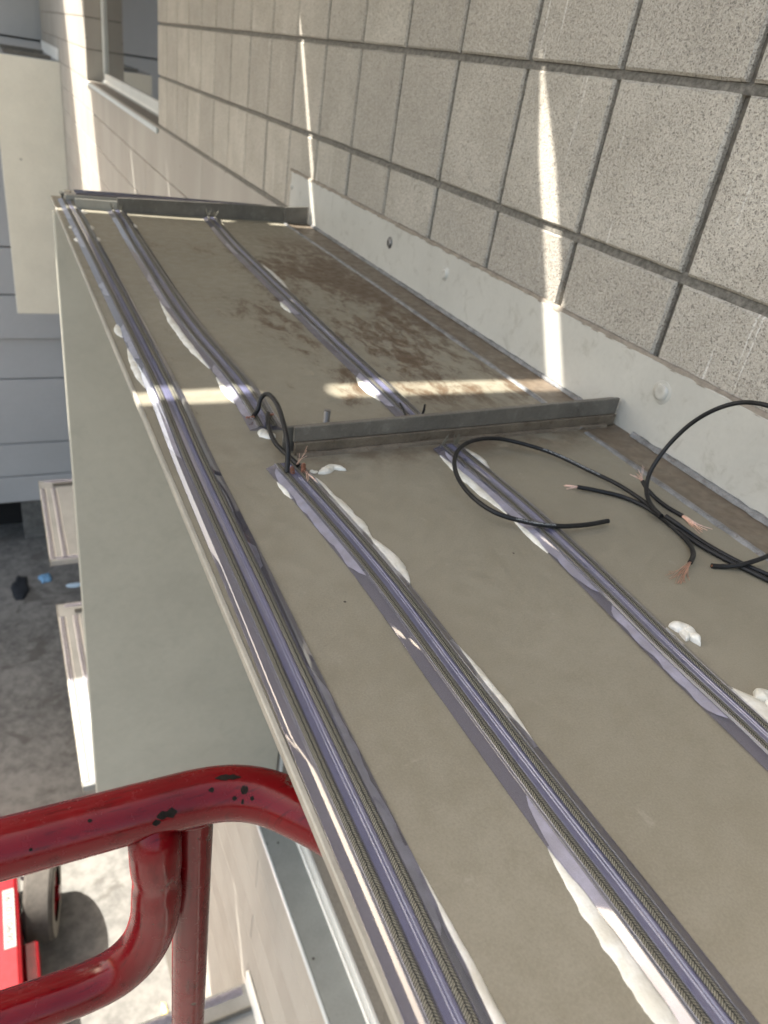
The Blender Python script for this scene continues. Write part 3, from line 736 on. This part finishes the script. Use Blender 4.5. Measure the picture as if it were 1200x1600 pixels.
def dab(r, pts, widths, hgt, seed):
    pp = smooth_path(pts, 0.0012); fr = []; al = 0
    for i, p in enumerate(pp):
        t = (pp[min(i + 1, len(pp) - 1)] - pp[max(0, i - 1)]).normalized()
        if i: al += (p - pp[i - 1]).length
        fr.append((p, t.cross(Vector((0, 0, 1))).normalized(), Vector((0, 0, 1)), al))
    n = len(fr)
    def wd(t):
        x = t * (len(widths) - 1); k = min(int(x), len(widths) - 2); f = x - k; f = f * f * (3 - 2 * f)
        return widths[k] * (1 - f) + widths[k + 1] * f
    def prof(i):
        t = i / (n - 1); e = max(0, min(1, min(t, 1 - t) * 7)) ** 0.5
        a = max(0.0002, wd(t) * e / 2 * (1 + 0.12 * nz(fr[i][3] * 260, seed)))
        h = hgt * (0.25 + 0.75 * e) * (0.8 + 0.4 * nz(fr[i][3] * 130, seed + 2)) if e > 0.05 else 0.0004
        return [(a * math.cos(math.pi * (1 - k / 8)), -0.0008 + (h + 0.0008) * math.sin(math.pi * k / 8) ** 0.7 if 0 < k < 8 else -0.0008) for k in range(9)]
    MB().sweep(fr, prof).build('sealant', MAT['silicone'], r, smooth=75, fix=False)

rA, fA = rail('longest clear rail, running unbroken along the front edge of the canopy', [(0.144, YN), (0.1445, 0.0), (0.1455, 0.15), (0.1475, 0.30), (0.150, 0.45), (0.1535, 0.65), (0.1585, 0.85), (0.1585, 1.15), (0.1575, 1.45), (0.1560, 1.75), (0.1545, 1.955)], 1, (0.145, 0.1, LZ))
rB, fB = rail('clear rail in the middle of the near canopy section, black jumper wires at its end', [(0.268, YN), (0.266, -0.1), (0.2635, 0.10), (0.260, 0.20), (0.2575, 0.30), (0.2555, 0.42), (0.2480, 0.53), (0.2385, 0.628)], 2, (0.26, 0.1, LZ))
rC, fC = rail('clear rail of the near canopy section closest to the wall, under the looped cable', [(0.428, YN), (0.434, 0.0), (0.4395, 0.17), (0.4405, 0.27), (0.4445, 0.35), (0.4475, 0.44), (0.4465, 0.53), (0.4400, 0.642)], 3, (0.44, 0.1, LZ))
rD, fD = rail('clear rail in the middle of the far canopy section, ending at the jumper loop', [(0.2475, 0.713), (0.2510, 0.80), (0.2485, 0.90), (0.2410, 1.03), (0.2390, 1.20), (0.2425, 1.45), (0.2480, 1.70), (0.2500, 1.852)], 4, (0.245, 1.2, LZ))
rE, fE = rail('clear rail of the far canopy section closest to the wall, ending behind the seam flange', [(0.4340, 0.700), (0.4365, 0.80), (0.4375, 0.95), (0.4400, 1.15), (0.4420, 1.35), (0.4480, 1.60), (0.4640, 1.850)], 5, (0.44, 1.2, LZ))
rF, fF = rail('short clear rail lying across the far end of the canopy', [(0.172, 1.960, 0.016), (0.30, 1.962, 0.016), (0.45, 1.960, 0.016), (0.63, 1.956, 0.016)], 6, (0.4, 1.95, LZ + 0.026))

# sealant: far stretch of the front rail
for i, (a, c) in enumerate(((0.655, 0.90), (0.93, 1.06), (1.20, 1.27), (1.50, 1.66), (1.74, 1.83))): under(rA, fA, -1, a, c, 20 + i, 0.35)
for i, (a, c, w_) in enumerate(((0.845, 0.975, 0.0075), (1.015, 1.075, 0.009), (1.55, 1.585, 0.006), (1.66, 1.685, 0.005))): smear(rA, fA, -1, a, c, w_, 0.0035, 30 + i)
for i, (a, c, w_) in enumerate(((1.56, 1.60, 0.006), (1.66, 1.70, 0.008), (1.81, 1.85, 0.012))): smear(rA, fA, 1, a, c, w_, 0.004, 36 + i)
smear(rA, fA, 1, 0.02, 0.205, 0.0050, 0.0035, 40, 0.15)
under(rA, fA, 1, 0.150, 0.345, 41, 0.35); under(rA, fA, 1, 0.46, 0.50, 42, 0.2, 0.7)
# middle rail, near section
under(rB, fB, -1, 0.435, 0.622, 50, 0.45); under(rB, fB, -1, -0.2, 0.205, 51, 0.9, 1.0)
smear(rB, fB, 1, 0.470, 0.61, 0.0095, 0.0034, 52, 0.6); smear(rB, fB, 1, 0.412, 0.492, 0.0125, 0.0050, 53, 0.25)
smear(rB, fB, 1, 0.235, 0.350, 0.0055, 0.0040, 54, 0.15); smear(rB, fB, -1, 0.05, 0.180, 0.0120, 0.0045, 55, 0.10); smear(rB, fB, -1, 0.565, 0.605, 0.005, 0.003, 56)
dab(rB, [P(497, 741, 0.0), P(508, 737), P(520, 731), P(541, 735)], [0.006, 0.012, 0.009, 0.006], 0.0045, 5)
dab(rB, [P(485, 735), P(490, 738), P(497, 737)], [0.004, 0.006, 0.003], 0.002, 6)
# wall-side rail, near section
under(rC, fC, -1, 0.36, 0.632, 60, 0.55); under(rC, fC, -1, 0.215, 0.345, 61, 0.5); under(rC, fC, -1, -0.1, 0.165, 62, 0.8)
smear(rC, fC, -1, 0.50, 0.632, 0.0085, 0.004, 63, 0.2); smear(rC, fC, 1, 0.585, 0.640, 0.009, 0.004, 64, 0.2)
smear(rC, fC, -1, 0.43, 0.49, 0.004, 0.003, 67, 0.2)
dab(rC, [P(1044, 978), P(1056, 980), P(1070, 984), P(1079, 993), P(1094, 1010)], [0.010, 0.014, 0.012, 0.009, 0.002], 0.006, 65)
dab(rC, [P(1064, 982), P(1070, 992), P(1072, 1002)], [0.010, 0.009, 0.003], 0.005, 69)
smear(rC, fC, 1, 0.17, 0.245, 0.016, 0.007, 66, 0.3)
dab(rC, [P(1178, 1092), P(1192, 1089), P(1206, 1096), P(1225, 1120)], [0.008, 0.016, 0.018, 0.010], 0.007, 68)
# far section
under(rD, fD, -1, 0.735, 0.905, 70, 0.6); under(rD, fD, -1, 1.14, 1.33, 71, 0.3, 0.8)
smear(rD, fD, -1, 0.90, 1.19, 0.0105, 0.0045, 72, 0.15); smear(rD, fD, -1, 0.79, 0.87, 0.006, 0.003, 73, 0.2); smear(rD, fD, 1, 1.70, 1.74, 0.006, 0.004, 74)
dab(rD, [P(402, 676), P(412, 678), P(422, 682), P(430, 680)], [0.010, 0.020, 0.016, 0.008], 0.004, 75)
under(rE, fE, -1, 0.755, 0.865, 80, 0.7); under(rE, fE, -1, 1.12, 1.20, 81, 0.4); under(rE, fE, -1, 1.5, 1.6, 84, 0.2, 0.7)
smear(rE, fE, -1, 0.775, 0.86, 0.011, 0.004, 82, 0.15); smear(rE, fE, 1, 1.27, 1.46, 0.0085, 0.004, 83, 0.15)
smear(rE, fE, -1, 1.14, 1.20, 0.007, 0.003, 85, 0.2)

# ------------------------------------------------------------------ wires
def cable(name, label, pix, r=0.0024, cat='cable', group='loose black cables'):
    pts = smooth_path([P(u, v, h_) for u, v, h_ in pix], 0.004)
    t = thing(name, label, cat, tuple(pts[0]), group)
    MB().tube(pts, r, 12).build('jacket', MAT['cable'], t, smooth=60)
    return t, pts
def fray(t, start, direc, n, length, spread, seed, mat='copper', rr=0.00022, sag=0.5):
    r = random.Random(seed); m = MB(); direc = direc.normalized()
    for k in range(n):
        d = (direc + Vector((r.uniform(-1, 1), r.uniform(-1, 1), r.uniform(-0.4, 0.6))) * spread).normalized()
        p = start + Vector((r.uniform(-1, 1), r.uniform(-1, 1), r.uniform(-1, 1))) * 0.0011; pts = [start - direc * 0.002 + (p - start), p]
        L_ = length * r.uniform(0.45, 1.05); bend = Vector((r.uniform(-1, 1), r.uniform(-1, 1), 0)) * 0.35
        for q in range(7):
            d = (d + bend * 0.16 + Vector((0, 0, -sag * 0.14))).normalized(); p = p + d * (L_ / 7)
            if p.z < LZ + 0.0007: p.z = LZ + 0.0007
            pts.append(p.copy())
        m.tube(pts, rr, 4)
    return m.build('copper_strands', MAT[mat], t, smooth=80)
def curl(t, p, ax, n, rad, length, seed, mat='copper_dull'):
    r = random.Random(seed); m = MB(); ax = ax.normalized(); e = ax.cross(Vector((0, 0, 1))).normalized(); g = ax.cross(e)
    for k in range(n):
        pts = []; ph = r.uniform(0, 6); rq = rad * r.uniform(0.6, 1.1)
        for i in range(26):
            a = ph + i * 0.75
            pts.append(p + ax * (length * (i / 25 - 0.5) * r.uniform(0.97, 1.03)) + (e * math.cos(a) + g * math.sin(a)) * rq)
        m.tube(pts, 0.00028, 4)
    return m.build('copper_strands', MAT[mat], t, smooth=80)

c1, p1 = cable('cable', 'long black printed cable doubling back in a wide loop over the wall-side rail', [(950, 814, 0.006), (915, 820, 0.007), (870, 822, 0.0085), (820, 815, 0.010), (770, 799, 0.0125), (732, 770, 0.013), (712, 737, 0.014), (713, 708, 0.016), (735, 690, 0.016), (772, 685, 0.014), (815, 693, 0.011), (865, 709, 0.008), (920, 735, 0.006), (965, 757, 0.006), (1005, 783, 0.006), (1040, 812, 0.0055), (1085, 846, 0.0035), (1130, 872, 0.003), (1180, 897, 0.003), (1240, 925, 0.003), (1330, 960, 0.003)])
c2, p2 = cable('cable', 'black cable with bare copper at both ends, curling down to its frayed tip', [(902, 761, 0.0045), (935, 767, 0.004), (975, 777, 0.0032), (1010, 793, 0.0032), (1035, 811, 0.0032), (1060, 832, 0.0035), (1077, 850, 0.004), (1083, 866, 0.005), (1078, 879, 0.006)])
fray(c2, p2[0], p2[0] - p2[4], 9, 0.014, 0.30, 3)
fray(c2, p2[-1], P(1050, 915) - P(1078, 879, 0.006), 26, 0.040, 0.24, 4, rr=0.0002)
c3, p3 = cable('cable', 'black cable arching high off the canopy beside the wall upstand', [(1033, 806, 0.0095), (1018, 790, 0.010), (1010, 768, 0.014), (1014, 742, 0.026), (1030, 714, 0.044), (1054, 685, 0.066), (1085, 658, 0.090), (1122, 638, 0.112), (1160, 629, 0.126), (1200, 634, 0.134), (1240, 652, 0.130), (1290, 690, 0.120)])
c4, p4 = cable('cable', 'short black cable dropping off the arch to a copper tip at the lap seam', [(1004, 752, 0.012), (1010, 763, 0.0085), (1025, 779, 0.004), (1045, 794, 0.0032), (1066, 806, 0.0032)])
fray(c4, p4[-1], p4[-1] - p4[-5] + Vector((0.001, -0.0005, 0)), 18, 0.032, 0.22, 7)
fray(c4, p4[0], Vector((-0.3, 0.8, 0.5)), 14, 0.016, 0.55, 8, sag=0.1)
c5, p5 = cable('cable', 'black cable with a clean cut end lying at the right edge below the bundle', [(1112, 884, 0.0027), (1130, 885, 0.0027), (1155, 883, 0.006), (1180, 876, 0.010), (1205, 866, 0.012), (1260, 840, 0.010)])
MB().tube([p5[0] + (p5[0] - p5[3]).normalized() * 0.0004, p5[0] - (p5[0] - p5[3]).normalized() * 0.001], 0.0012, 8).build('copper_strands', MAT['copper_dull'], c5)
c6, p6 = cable('cable', 'second black cable of the bundle running off the right edge beside the printed one', [(1040, 806, 0.0105), (1060, 820, 0.009), (1085, 838, 0.0035), (1110, 854, 0.003), (1150, 876, 0.003), (1190, 894, 0.003), (1250, 918, 0.003), (1330, 950, 0.003)])

def print_on(t, pts, i0, i1, text, size):
    """cable print laid along the upper side of the jacket towards the eye"""
    cu = bpy.data.curves.new('print_font', 'FONT'); cu.body = text; cu.size = size; cu.align_x = 'LEFT'; cu.align_y = 'CENTER'
    tmp = bpy.data.objects.new('print_font', cu); COL.objects.link(tmp)
    dg = bpy.context.evaluated_depsgraph_get(); me = tmp.evaluated_get(dg).to_mesh()
    vs = [v.co.copy() for v in me.vertices]; fs = [tuple(p.vertices) for p in me.polygons]
    tmp.evaluated_get(dg).to_mesh_clear(); bpy.data.objects.remove(tmp); bpy.data.curves.remove(cu)
    sub = pts[i0:i1] if i0 < i1 else pts[i1:i0][::-1]
    acc = [0.0]
    for a, c in zip(sub[:-1], sub[1:]): acc.append(acc[-1] + (c - a).length)
    def loc(s):
        k = 0
        while k < len(acc) - 2 and acc[k + 1] < s: k += 1
        f = (s - acc[k]) / max(1e-9, acc[k + 1] - acc[k])
        a, c = sub[k], sub[k + 1]; return a.lerp(c, f), (c - a).normalized()
    m = MB(); out = []
    for v in vs:
        p, tg = loc(max(0.0, min(v.x, acc[-1] * 0.999)))
        eye = (Vector((0, 0, 0)) - p).normalized(); n = (Vector((0, 0, 0.75)) + eye).normalized(); n = (n - tg * n.dot(tg)).normalized()
        s = n.cross(tg); a = v.y / 0.0024
        out.append(p + n * (0.00247 * math.cos(a)) + s * (0.00247 * math.sin(a)))
    m.add(out, fs); m.build('lettering', MAT['letter'], t, fix=False)
n1 = len(p1)
print_on(c1, p1, 26, 0, 'LIGHTING LANDSCAPE LIGHTING', 0.0026)
print_on(c1, p1, int(n1 * 0.52), int(n1 * 0.78), 'LOW VOLTAGE LANDSCAPE LIGHTING CABLE LOW VOLTAGE', 0.0026)

j1, q1 = cable('jumper_wire', 'taller black jumper wire arching over the seam between the two middle rails', [(396, 650, 0.006), (403, 640, 0.016), (408, 622, 0.026), (419, 616, 0.034), (433, 632, 0.038), (443, 662, 0.038), (449, 690, 0.030), (450, 715, 0.018), (448, 738, 0.006)], 0.0026, 'wire', 'jumper wires')
curl(j1, P(391, 652, 0.007), Vector((1, 0.15, 0)), 3, 0.0012, 0.010, 1)
curl(j1, P(457, 735, 0.007), Vector((0.3, 1, 0)), 4, 0.0020, 0.010, 2)
j2, q2 = cable('jumper_wire', 'lower black jumper wire hugging the canopy past the end of the seam flange', [(419, 646, 0.006), (418, 656, 0.009), (421, 672, 0.011), (429, 690, 0.011), (441, 704, 0.010), (455, 716, 0.010), (466, 727, 0.008)], 0.0025, 'wire', 'jumper wires')
curl(j2, P(424, 648, 0.007), Vector((1, 0.3, 0)), 3, 0.0012, 0.007, 3)
curl(j2, P(474, 731, 0.008), Vector((0.35, 1, 0.1)), 6, 0.0022, 0.013, 4)
fray(j2, P(465, 722, 0.012), Vector((0.4, 0.3, 0.5)), 4, 0.020, 0.5, 9, sag=0.3)
fray(j2, P(478, 738, 0.008), Vector((-0.1, -1, 0.0)), 4, 0.018, 0.5, 10)
# cut lead ends on the wall-side rails
for (u, v, lab, du, sd_) in ((660, 648, 'black cut lead sticking up at the end of the wall-side far rail', 1, 1), (634, 650, 'flattened black lead lying on the end of the wall-side far rail', -9, 2)):
    a = P(u, v, 0.006); t = thing('lead_stub', lab, 'wire', tuple(a), 'cut lead ends')
    top = P(u + du, v - 20, 0.010) if du < 0 else a + Vector((0.0014, 0.001, 0.0135))
    MB().tube([a, a.lerp(top, 0.5) + Vector((0.0006, 0, 0)), top], [0.0016, 0.0015, 0.0012], 8).build('jacket', MAT['cable'], t, smooth=50)
    fray(t, a, Vector((0.3, -0.5, 0.2)), 3, 0.006, 0.5, 20 + sd_, 'copper_dull')
for (x, y, lab, dx) in ((0.438, 0.640, 'tangle of grey bare braid poking from the wall-side near rail at the flange', 0.0), (0.1545, 1.95, 'braid ends poking up from the far tip of the front rail', 0.0), (0.250, 1.852, 'braid ends poking up where the middle far rail meets the end flange', 0.0), (0.465, 1.850, 'braid ends poking up where the wall-side far rail meets the end flange', 0.0)):
    t = thing('braid_tail', lab, 'wire', (x, y, LZ + 0.005), 'bare braid tails')
    for s in (-0.0087, 0.0087):
        a = Vector((x + s, y, LZ + 0.005)); d = Vector((0.1, 0.55, 1)) if y > 1 else Vector((0.6, 0.5, 0.5))
        fray(t, a, d, 9, 0.017 if y > 1 else 0.015, 0.42, int(x * 1000) + int(s * 1000), 'thread' if abs(x - 0.1545) < 0.01 else 'braid', 0.0005, 0.0)

# ------------------------------------------------------------------ red guard rail of the lift
gr = thing('guard_rail', 'chipped red tubular guard rail with curved inner loop, tucked under the canopy edge', 'railing', (0.05, 0.34, -0.9))
def arc_path(pts, step=0.006): return smooth_path(pts, step)
tz = -0.452
top = arc_path([(-0.60, 0.341, tz), (-0.30, 0.341, tz), (-0.10, 0.341, tz), (0.0, 0.341, tz), (0.055, 0.341, tz), (0.088, 0.3405, tz), (0.112, 0.336, tz), (0.132, 0.3255, tz), (0.149, 0.309, tz), (0.165, 0.290, tz), (0.184, 0.262, tz), (0.198, 0.225, tz), (0.202, 0.18, tz), (0.202, 0.02, tz), (0.202, -0.5, tz)])
tr = MB().tube(top, 0.0192, 28).build('top_rail', MAT['red'], gr, smooth=60)
loop = arc_path([(0.0550, 0.334, tz - 0.0005), (0.0552, 0.331, tz - 0.008), (0.0556, 0.329, tz - 0.03), (0.056, 0.329, tz - 0.06), (0.056, 0.329, -0.535), (0.0535, 0.329, -0.565), (0.045, 0.329, -0.594), (0.028, 0.329, -0.615), (0.004, 0.329, -0.6235), (-0.03, 0.329, -0.6245), (-0.10, 0.329, -0.6245), (-0.60, 0.329, -0.6245)], 0.005)
rads = []
for p in loop:
    k = math.exp(-((p.z + 0.512) / 0.010) ** 2); rads.append(0.0178 * (1 - 0.07 * k) * min(1.0, math.sqrt(max(0.02, (tz - p.z + 0.0012) / 0.016))))
MB().tube(loop, rads, 28).build('loop_rail', MAT['red'], gr, smooth=60)
MB().tube(arc_path([(0.0845, 0.343, tz - 0.004), (0.0845, 0.343, -0.9), (0.0845, 0.343, -1.55)], 0.02), 0.0145, 26).build('upright', MAT['red'], gr, smooth=60)
def weld(cx, cy, cz, r0, seed, n=40):
    pts = []
    for k in range(n + 1):
        a = 2 * math.pi * k / n
        x = cx + r0 * math.cos(a); y = cy + r0 * math.sin(a)
        dyy = y - 0.341; z = tz - math.sqrt(max(1e-6, 0.0192 ** 2 - min(abs(dyy), 0.0188) ** 2))
        pts.append((x, y, z - 0.0003))
    MB().tube(pts, [0.0022 * (1 + 0.35 * nz(k * 0.9, seed)) for k in range(n + 1)], 8, caps=False).build('weld_bead', MAT['red'], gr, smooth=80)
weld(0.0845, 0.343, tz, 0.0148, 5)
# dark chips through the paint
def chip(path, i, ang, ln, wd, r, seed):
    """a thin patch of bare steel hugging the tube; i = path index, ang = angle about it"""
    m = MB(); nl, nw = 16, 7; grid = []
    for a in range(nl + 1):
        s = a / nl; k = i + (s - 0.5) * ln / 0.006; k0 = max(0, min(int(k), len(path) - 2)); f = k - k0
        p = Vector(path[k0]).lerp(Vector(path[k0 + 1]), f); t = (Vector(path[k0 + 1]) - Vector(path[k0])).normalized()
        e = (Vector((0, 0, 1)) - t * t.z).normalized(); g = t.cross(e)
        half_w = wd * max(0.05, (1 - (2 * s - 1) ** 2)) ** 0.5 * (1 + 0.55 * nz(s * 6, seed))
        for c in range(nw + 1):
            aa = ang + half_w * (2 * c / nw - 1) / r * 0.5
            m.v.append(p + (e * math.cos(aa) + g * math.sin(aa)) * (r + 0.00025))
    for a in range(nl):
        for c in range(nw):
            q = a * (nw + 1) + c; m.f.append((q, q + 1, q + nw + 2, q + nw + 1))
    m.build('paint_chip', MAT['bare'], tr, smooth=80, fix=False)
def near_idx(path, x): return min(range(len(path)), key=lambda i: abs(path[i].x - x) + (10 if path[i].y < 0.25 else 0))
for (x, ang, ln, wd, sd_) in ((0.106, 0.10, 0.022, 0.0055, 1), (0.118, 0.55, 0.006, 0.009, 2), (0.119, 0.95, 0.003, 0.004, 9), (0.064, 0.95, 0.013, 0.0085, 3), (0.058, 1.15, 0.006, 0.005, 8), (0.092, 0.50, 0.005, 0.004, 4), (0.110, 0.85, 0.005, 0.004, 5), (0.128, 0.8, 0.004, 0.004, 6), (0.013, 0.5, 0.003, 0.003, 7), (-0.02, 0.9, 0.003, 0.003, 10)):
    chip(top, near_idx(top, x), ang, ln * 0.8, wd * 0.7, 0.0192, sd_)

# ------------------------------------------------------------------ neighbours along the wall
def small_rail(parent, x, y0, y1, z, mat=None):
    fr = []
    n = max(2, int((y1 - y0) / 0.1))
    for i in range(n + 1):
        y = y0 + (y1 - y0) * i / n
        fr.append((Vector((x + 0.004 * nz(i * 0.6, x * 9), y, z)), Vector((1, 0, 0)), Vector((0, 0, 1)), y))
    MB().sweep(fr, PROF, closed_ends=True).build('rail', MAT['pvc'], parent, smooth=35, fix=False)
    for c in (-0.0087, 0.0087):
        MB().sweep(fr, [(c - 0.003, 0.0045), (c, 0.0056), (c + 0.003, 0.0045)]).build('rail', MAT['braid'], parent, fix=False)
    MB().sweep(fr, [(-0.024, 0.001), (-0.019, 0.0008), (0.019, 0.0008), (0.024, 0.001)]).build('sealant', MAT['silicone'], parent, fix=False)
far = thing('window_canopy', 'far canopy at the end of the wall above the hanging cream side panel', 'canopy', (0.45, 9.1, LZ))
MB().box(0.13, 0.722, 9.02, 11.2, LZ - 0.035, LZ - 0.006, 0.003).build('top_plate', MAT['lower'], far)
MB().box(0.128, XW + 0.001, 8.985, 9.018, -2.86, LZ - 0.010, 0.004).build('side_fin', MAT['cream'], far)
MB().box(0.715, 0.7295, 9.05, 11.2, LZ - 0.005, LZ + 0.10, 0.002).build('wall_flashing', MAT['white_paint'], far)
MB().box(0.24, 0.66, 9.10, 9.12, LZ - 0.005, LZ + 0.030, 0.002).build('end_flange', MAT['flange'], far)
MB().box(0.24, 0.66, 10.1, 10.12, LZ - 0.005, LZ + 0.035, 0.002).build('seam_flange', MAT['flange'], far)
for x in (0.155, 0.25, 0.44): small_rail(far, x, 9.05, 11.15, LZ - 0.005)
def lower_canopy(label, y0, y1, z=-3.85):
    t = thing('lower_canopy', label, 'canopy', (0.45, (y0 + y1) / 2, z), 'canopies over the ground-floor openings')
    MB().box(0.13, 0.722, y0, y1, z - 0.05, z, 0.004).build('top_plate', MAT['lower'], t)
    MB().box(0.126, 0.1295, y0, y1, z - 0.055, z + 0.003, 0.001).build('front_lip', MAT['lip'], t)
    MB().box(0.712, 0.7275, y0, y1, z - 0.01, z + 0.105, 0.003).build('wall_flashing', MAT['white_paint'], t)
    MB().box(0.245, 0.705, y1 - 0.13, y1 - 0.122, z - 0.002, z + 0.035, 0.002).build('end_flange', MAT['flange'], t)
    for x in (0.155, 0.25, 0.44): small_rail(t, x, y0 + 0.03, y1 - 0.16, z + 0.001)
    small = MB()
    for y in (y0 + 0.035, y1 - 0.03):
        fr = [(Vector((xx, y, z + 0.001)), Vector((0, 1, 0)), Vector((0, 0, 1)), xx) for xx in (0.18, 0.3, 0.45, 0.6, 0.69)]
        MB().sweep(fr, [(a, c) for a, c in PROF][::-1]).build('rail', MAT['pvc'], t, smooth=35, fix=False)
        MB().sweep(fr, [(0.021, 0.001), (-0.021, 0.001)]).build('sealant', MAT['silicone'], t, fix=False)
    return t
lower_canopy('lower canopy directly beneath the tall window, its grey corner showing beside the red upright', 0.2, 1.79)
lower_canopy('lower canopy with white-sealed rails, half of it in bright sun, beyond the side fin', 3.18, 4.95)
lower_canopy('shaded lower canopy with framed rails, nearest the panel building', 5.54, 6.92)

# ------------------------------------------------------------------ lift base on the yard
lift = thing('lift_base', 'red wheeled lift base with a white number label, down on the yard', 'lift', (-0.6, 4.6, GZ))
cx, cy = -0.62, 4.75
MB().box(-1.75, -0.42, 3.4, 5.02, GZ + 0.34, GZ + 0.78, 0.03).build('chassis', MAT['red_chassis'], lift)
MB().box(-0.415, -0.30, 3.45, 4.17, GZ + 0.22, GZ + 0.55, 0.02).build('outrigger_bracket', MAT['red_chassis'], lift)
MB().box(-0.415, -0.28, 4.98, 5.14, GZ + 0.40, GZ + 0.62, 0.02).build('axle_bracket', MAT['red_chassis'], lift)
MB().tube([(-0.415, 4.66, GZ + 0.40), (-0.30, 4.66, GZ + 0.40)], 0.09, 16).build('axle', MAT['black'], lift, smooth=50)
MB().tube([(-0.40, 5.10, GZ + 0.66), (-0.38, 4.92, GZ + 0.72), (-0.37, 4.80, GZ + 0.60)], 0.018, 8).build('hose', MAT['cable'], lift, smooth=50)
MB().box(-0.40, -0.35, 4.72, 4.86, GZ + 0.60, GZ + 0.70, 0.015).build('lamp_block', MAT['white_paint'], lift)
def wheel(x0, x1, y, z, R, steer=math.radians(9)):
    xc = (x0 + x1) / 2
    def turn(a, c, e):
        dx, dy = a - xc, c - y
        return Vector((xc + dx * math.cos(steer) + dy * math.sin(steer), y - dx * math.sin(steer) + dy * math.cos(steer), e))
    m = MB(); n = 40; prof = [(x0, R * 0.62), (x0, R * 0.93), (x0 + 0.03, R), (x1 - 0.03, R), (x1, R * 0.93), (x1 + 0.005, R * 0.62)]
    for (x, r) in prof:
        for k in range(n):
            a = 2 * math.pi * k / n; m.v.append(turn(x, y + r * math.cos(a), z + r * math.sin(a)))
    for i in range(len(prof) - 1):
        for k in range(n): m.f.append((i * n + k, i * n + (k + 1) % n, (i + 1) * n + (k + 1) % n, (i + 1) * n + k))
    ty = m.build('wheel', MAT['tyre'], lift, smooth=40)
    s = MB()
    for r in (R * 0.93, R * 0.60):
        for k in range(n):
            a = 2 * math.pi * k / n; s.v.append(turn(x1 + 0.006, y + r * math.cos(a), z + r * math.sin(a)))
    for k in range(n): s.f.append((k, (k + 1) % n, n + (k + 1) % n, n + k))
    s.build('sidewall', MAT['tyre_side'], ty, fix=False)
    h = MB().tube([turn(x0 + 0.01, y, z), turn(x1 - 0.02, y, z)], R * 0.60, 32).build('rim', MAT['red_chassis'], ty, smooth=40)
    MB().tube([turn(x1 - 0.021, y, z), turn(x1 + 0.03, y, z)], R * 0.18, 16).build('hub', MAT['red'], ty, smooth=40)
wheel(-0.36, -0.12, 4.66, GZ + 0.40, 0.40)
wheel(-2.25, -1.97, 4.66, GZ + 0.41, 0.41)
# label with the number, read from the yard side
lb = MB().box(-0.540, -0.450, 4.02, 4.56, GZ + 0.7805, GZ + 0.784).build('number_label', MAT['label'], lift)
def flat_text(text, origin, xdir, ydir, size, width, mat, parent, name='digits'):
    cu = bpy.data.curves.new('font', 'FONT'); cu.body = text; cu.size = 1.0
    tmp = bpy.data.objects.new('font', cu); COL.objects.link(tmp)
    dg = bpy.context.evaluated_depsgraph_get(); ev = tmp.evaluated_get(dg); me = ev.to_mesh()
    vs = [v.co.copy() for v in me.vertices]; fs = [tuple(p.vertices) for p in me.polygons]
    ev.to_mesh_clear(); bpy.data.objects.remove(tmp); bpy.data.curves.remove(cu)
    wx = max(v.x for v in vs)
    m = MB(); m.add([Vector(origin) + Vector(xdir) * (v.x / wx * width) + Vector(ydir) * (v.y * size) for v in vs], fs)
    return m.build(name, mat, parent, fix=False)
flat_text('S690110191', (-0.468, 4.06, GZ + 0.785), (0, 1, 0), (-1, 0, 0), 0.075, 0.46, MAT['ink'], lb)

# ------------------------------------------------------------------ litter on the yard
def litter(name, label, cat, cx, cy, w_, l_, h_, mat, seed):
    m = MB(); n = 18; rings = ((1.0, 0.0), (0.95, 0.5), (0.6, 1.0), (0.2, 0.8))
    for k, (r, z) in enumerate(rings):
        for j in range(n):
            a = 2 * math.pi * j / n; q = r * (1 + 0.45 * nz(j * 0.55, seed))
            m.v.append(Vector((cx + w_ * q * math.cos(a), cy + l_ * q * math.sin(a), GZ + 0.002 + h_ * z * (1 + 0.4 * nz(j * 0.8, seed + k)))))
    for k in range(3):
        for j in range(n): m.f.append((k * n + j, k * n + (j + 1) % n, (k + 1) * n + (j + 1) % n, (k + 1) * n + j))
    m.f.append(tuple(3 * n + j for j in range(n)))
    o = m.build(name, mat, None, smooth=50); tag(o, label, cat); return o
def G(u, v): return P(u, v, 0.0, GZ)
q = G(32, 917); litter('rag', 'crumpled black rag lying on the concrete yard', 'rag', q.x, q.y, 0.12, 0.30, 0.05, MAT['cloth'], 2)
q = G(72, 904); litter('blue_glove', 'crumpled blue scrap on the concrete near the shaded lower canopy', 'litter', q.x, q.y, 0.09, 0.13, 0.04, MAT['blue'], 3)
q = G(120, 914); litter('plastic_strip', 'pale blue plastic strip on the concrete beside the side fin edge', 'litter', q.x, q.y, 0.13, 0.05, 0.02, MAT['pale_blue'], 4)
q = G(257, 1578); litter('yellow_tag', 'small yellow tag on the concrete by the red upright', 'litter', q.x, q.y, 0.03, 0.08, 0.03, MAT['yellow'], 5)

# ------------------------------------------------------------------ lift everything from eye-relative to yard-relative heights
for o in list(COL.objects):
    if '_base' in o: del o['_base']
    if '_fr' in o: del o['_fr']
    if o.parent is None and o.type in ('MESH', 'EMPTY'): o.location.z += CZ
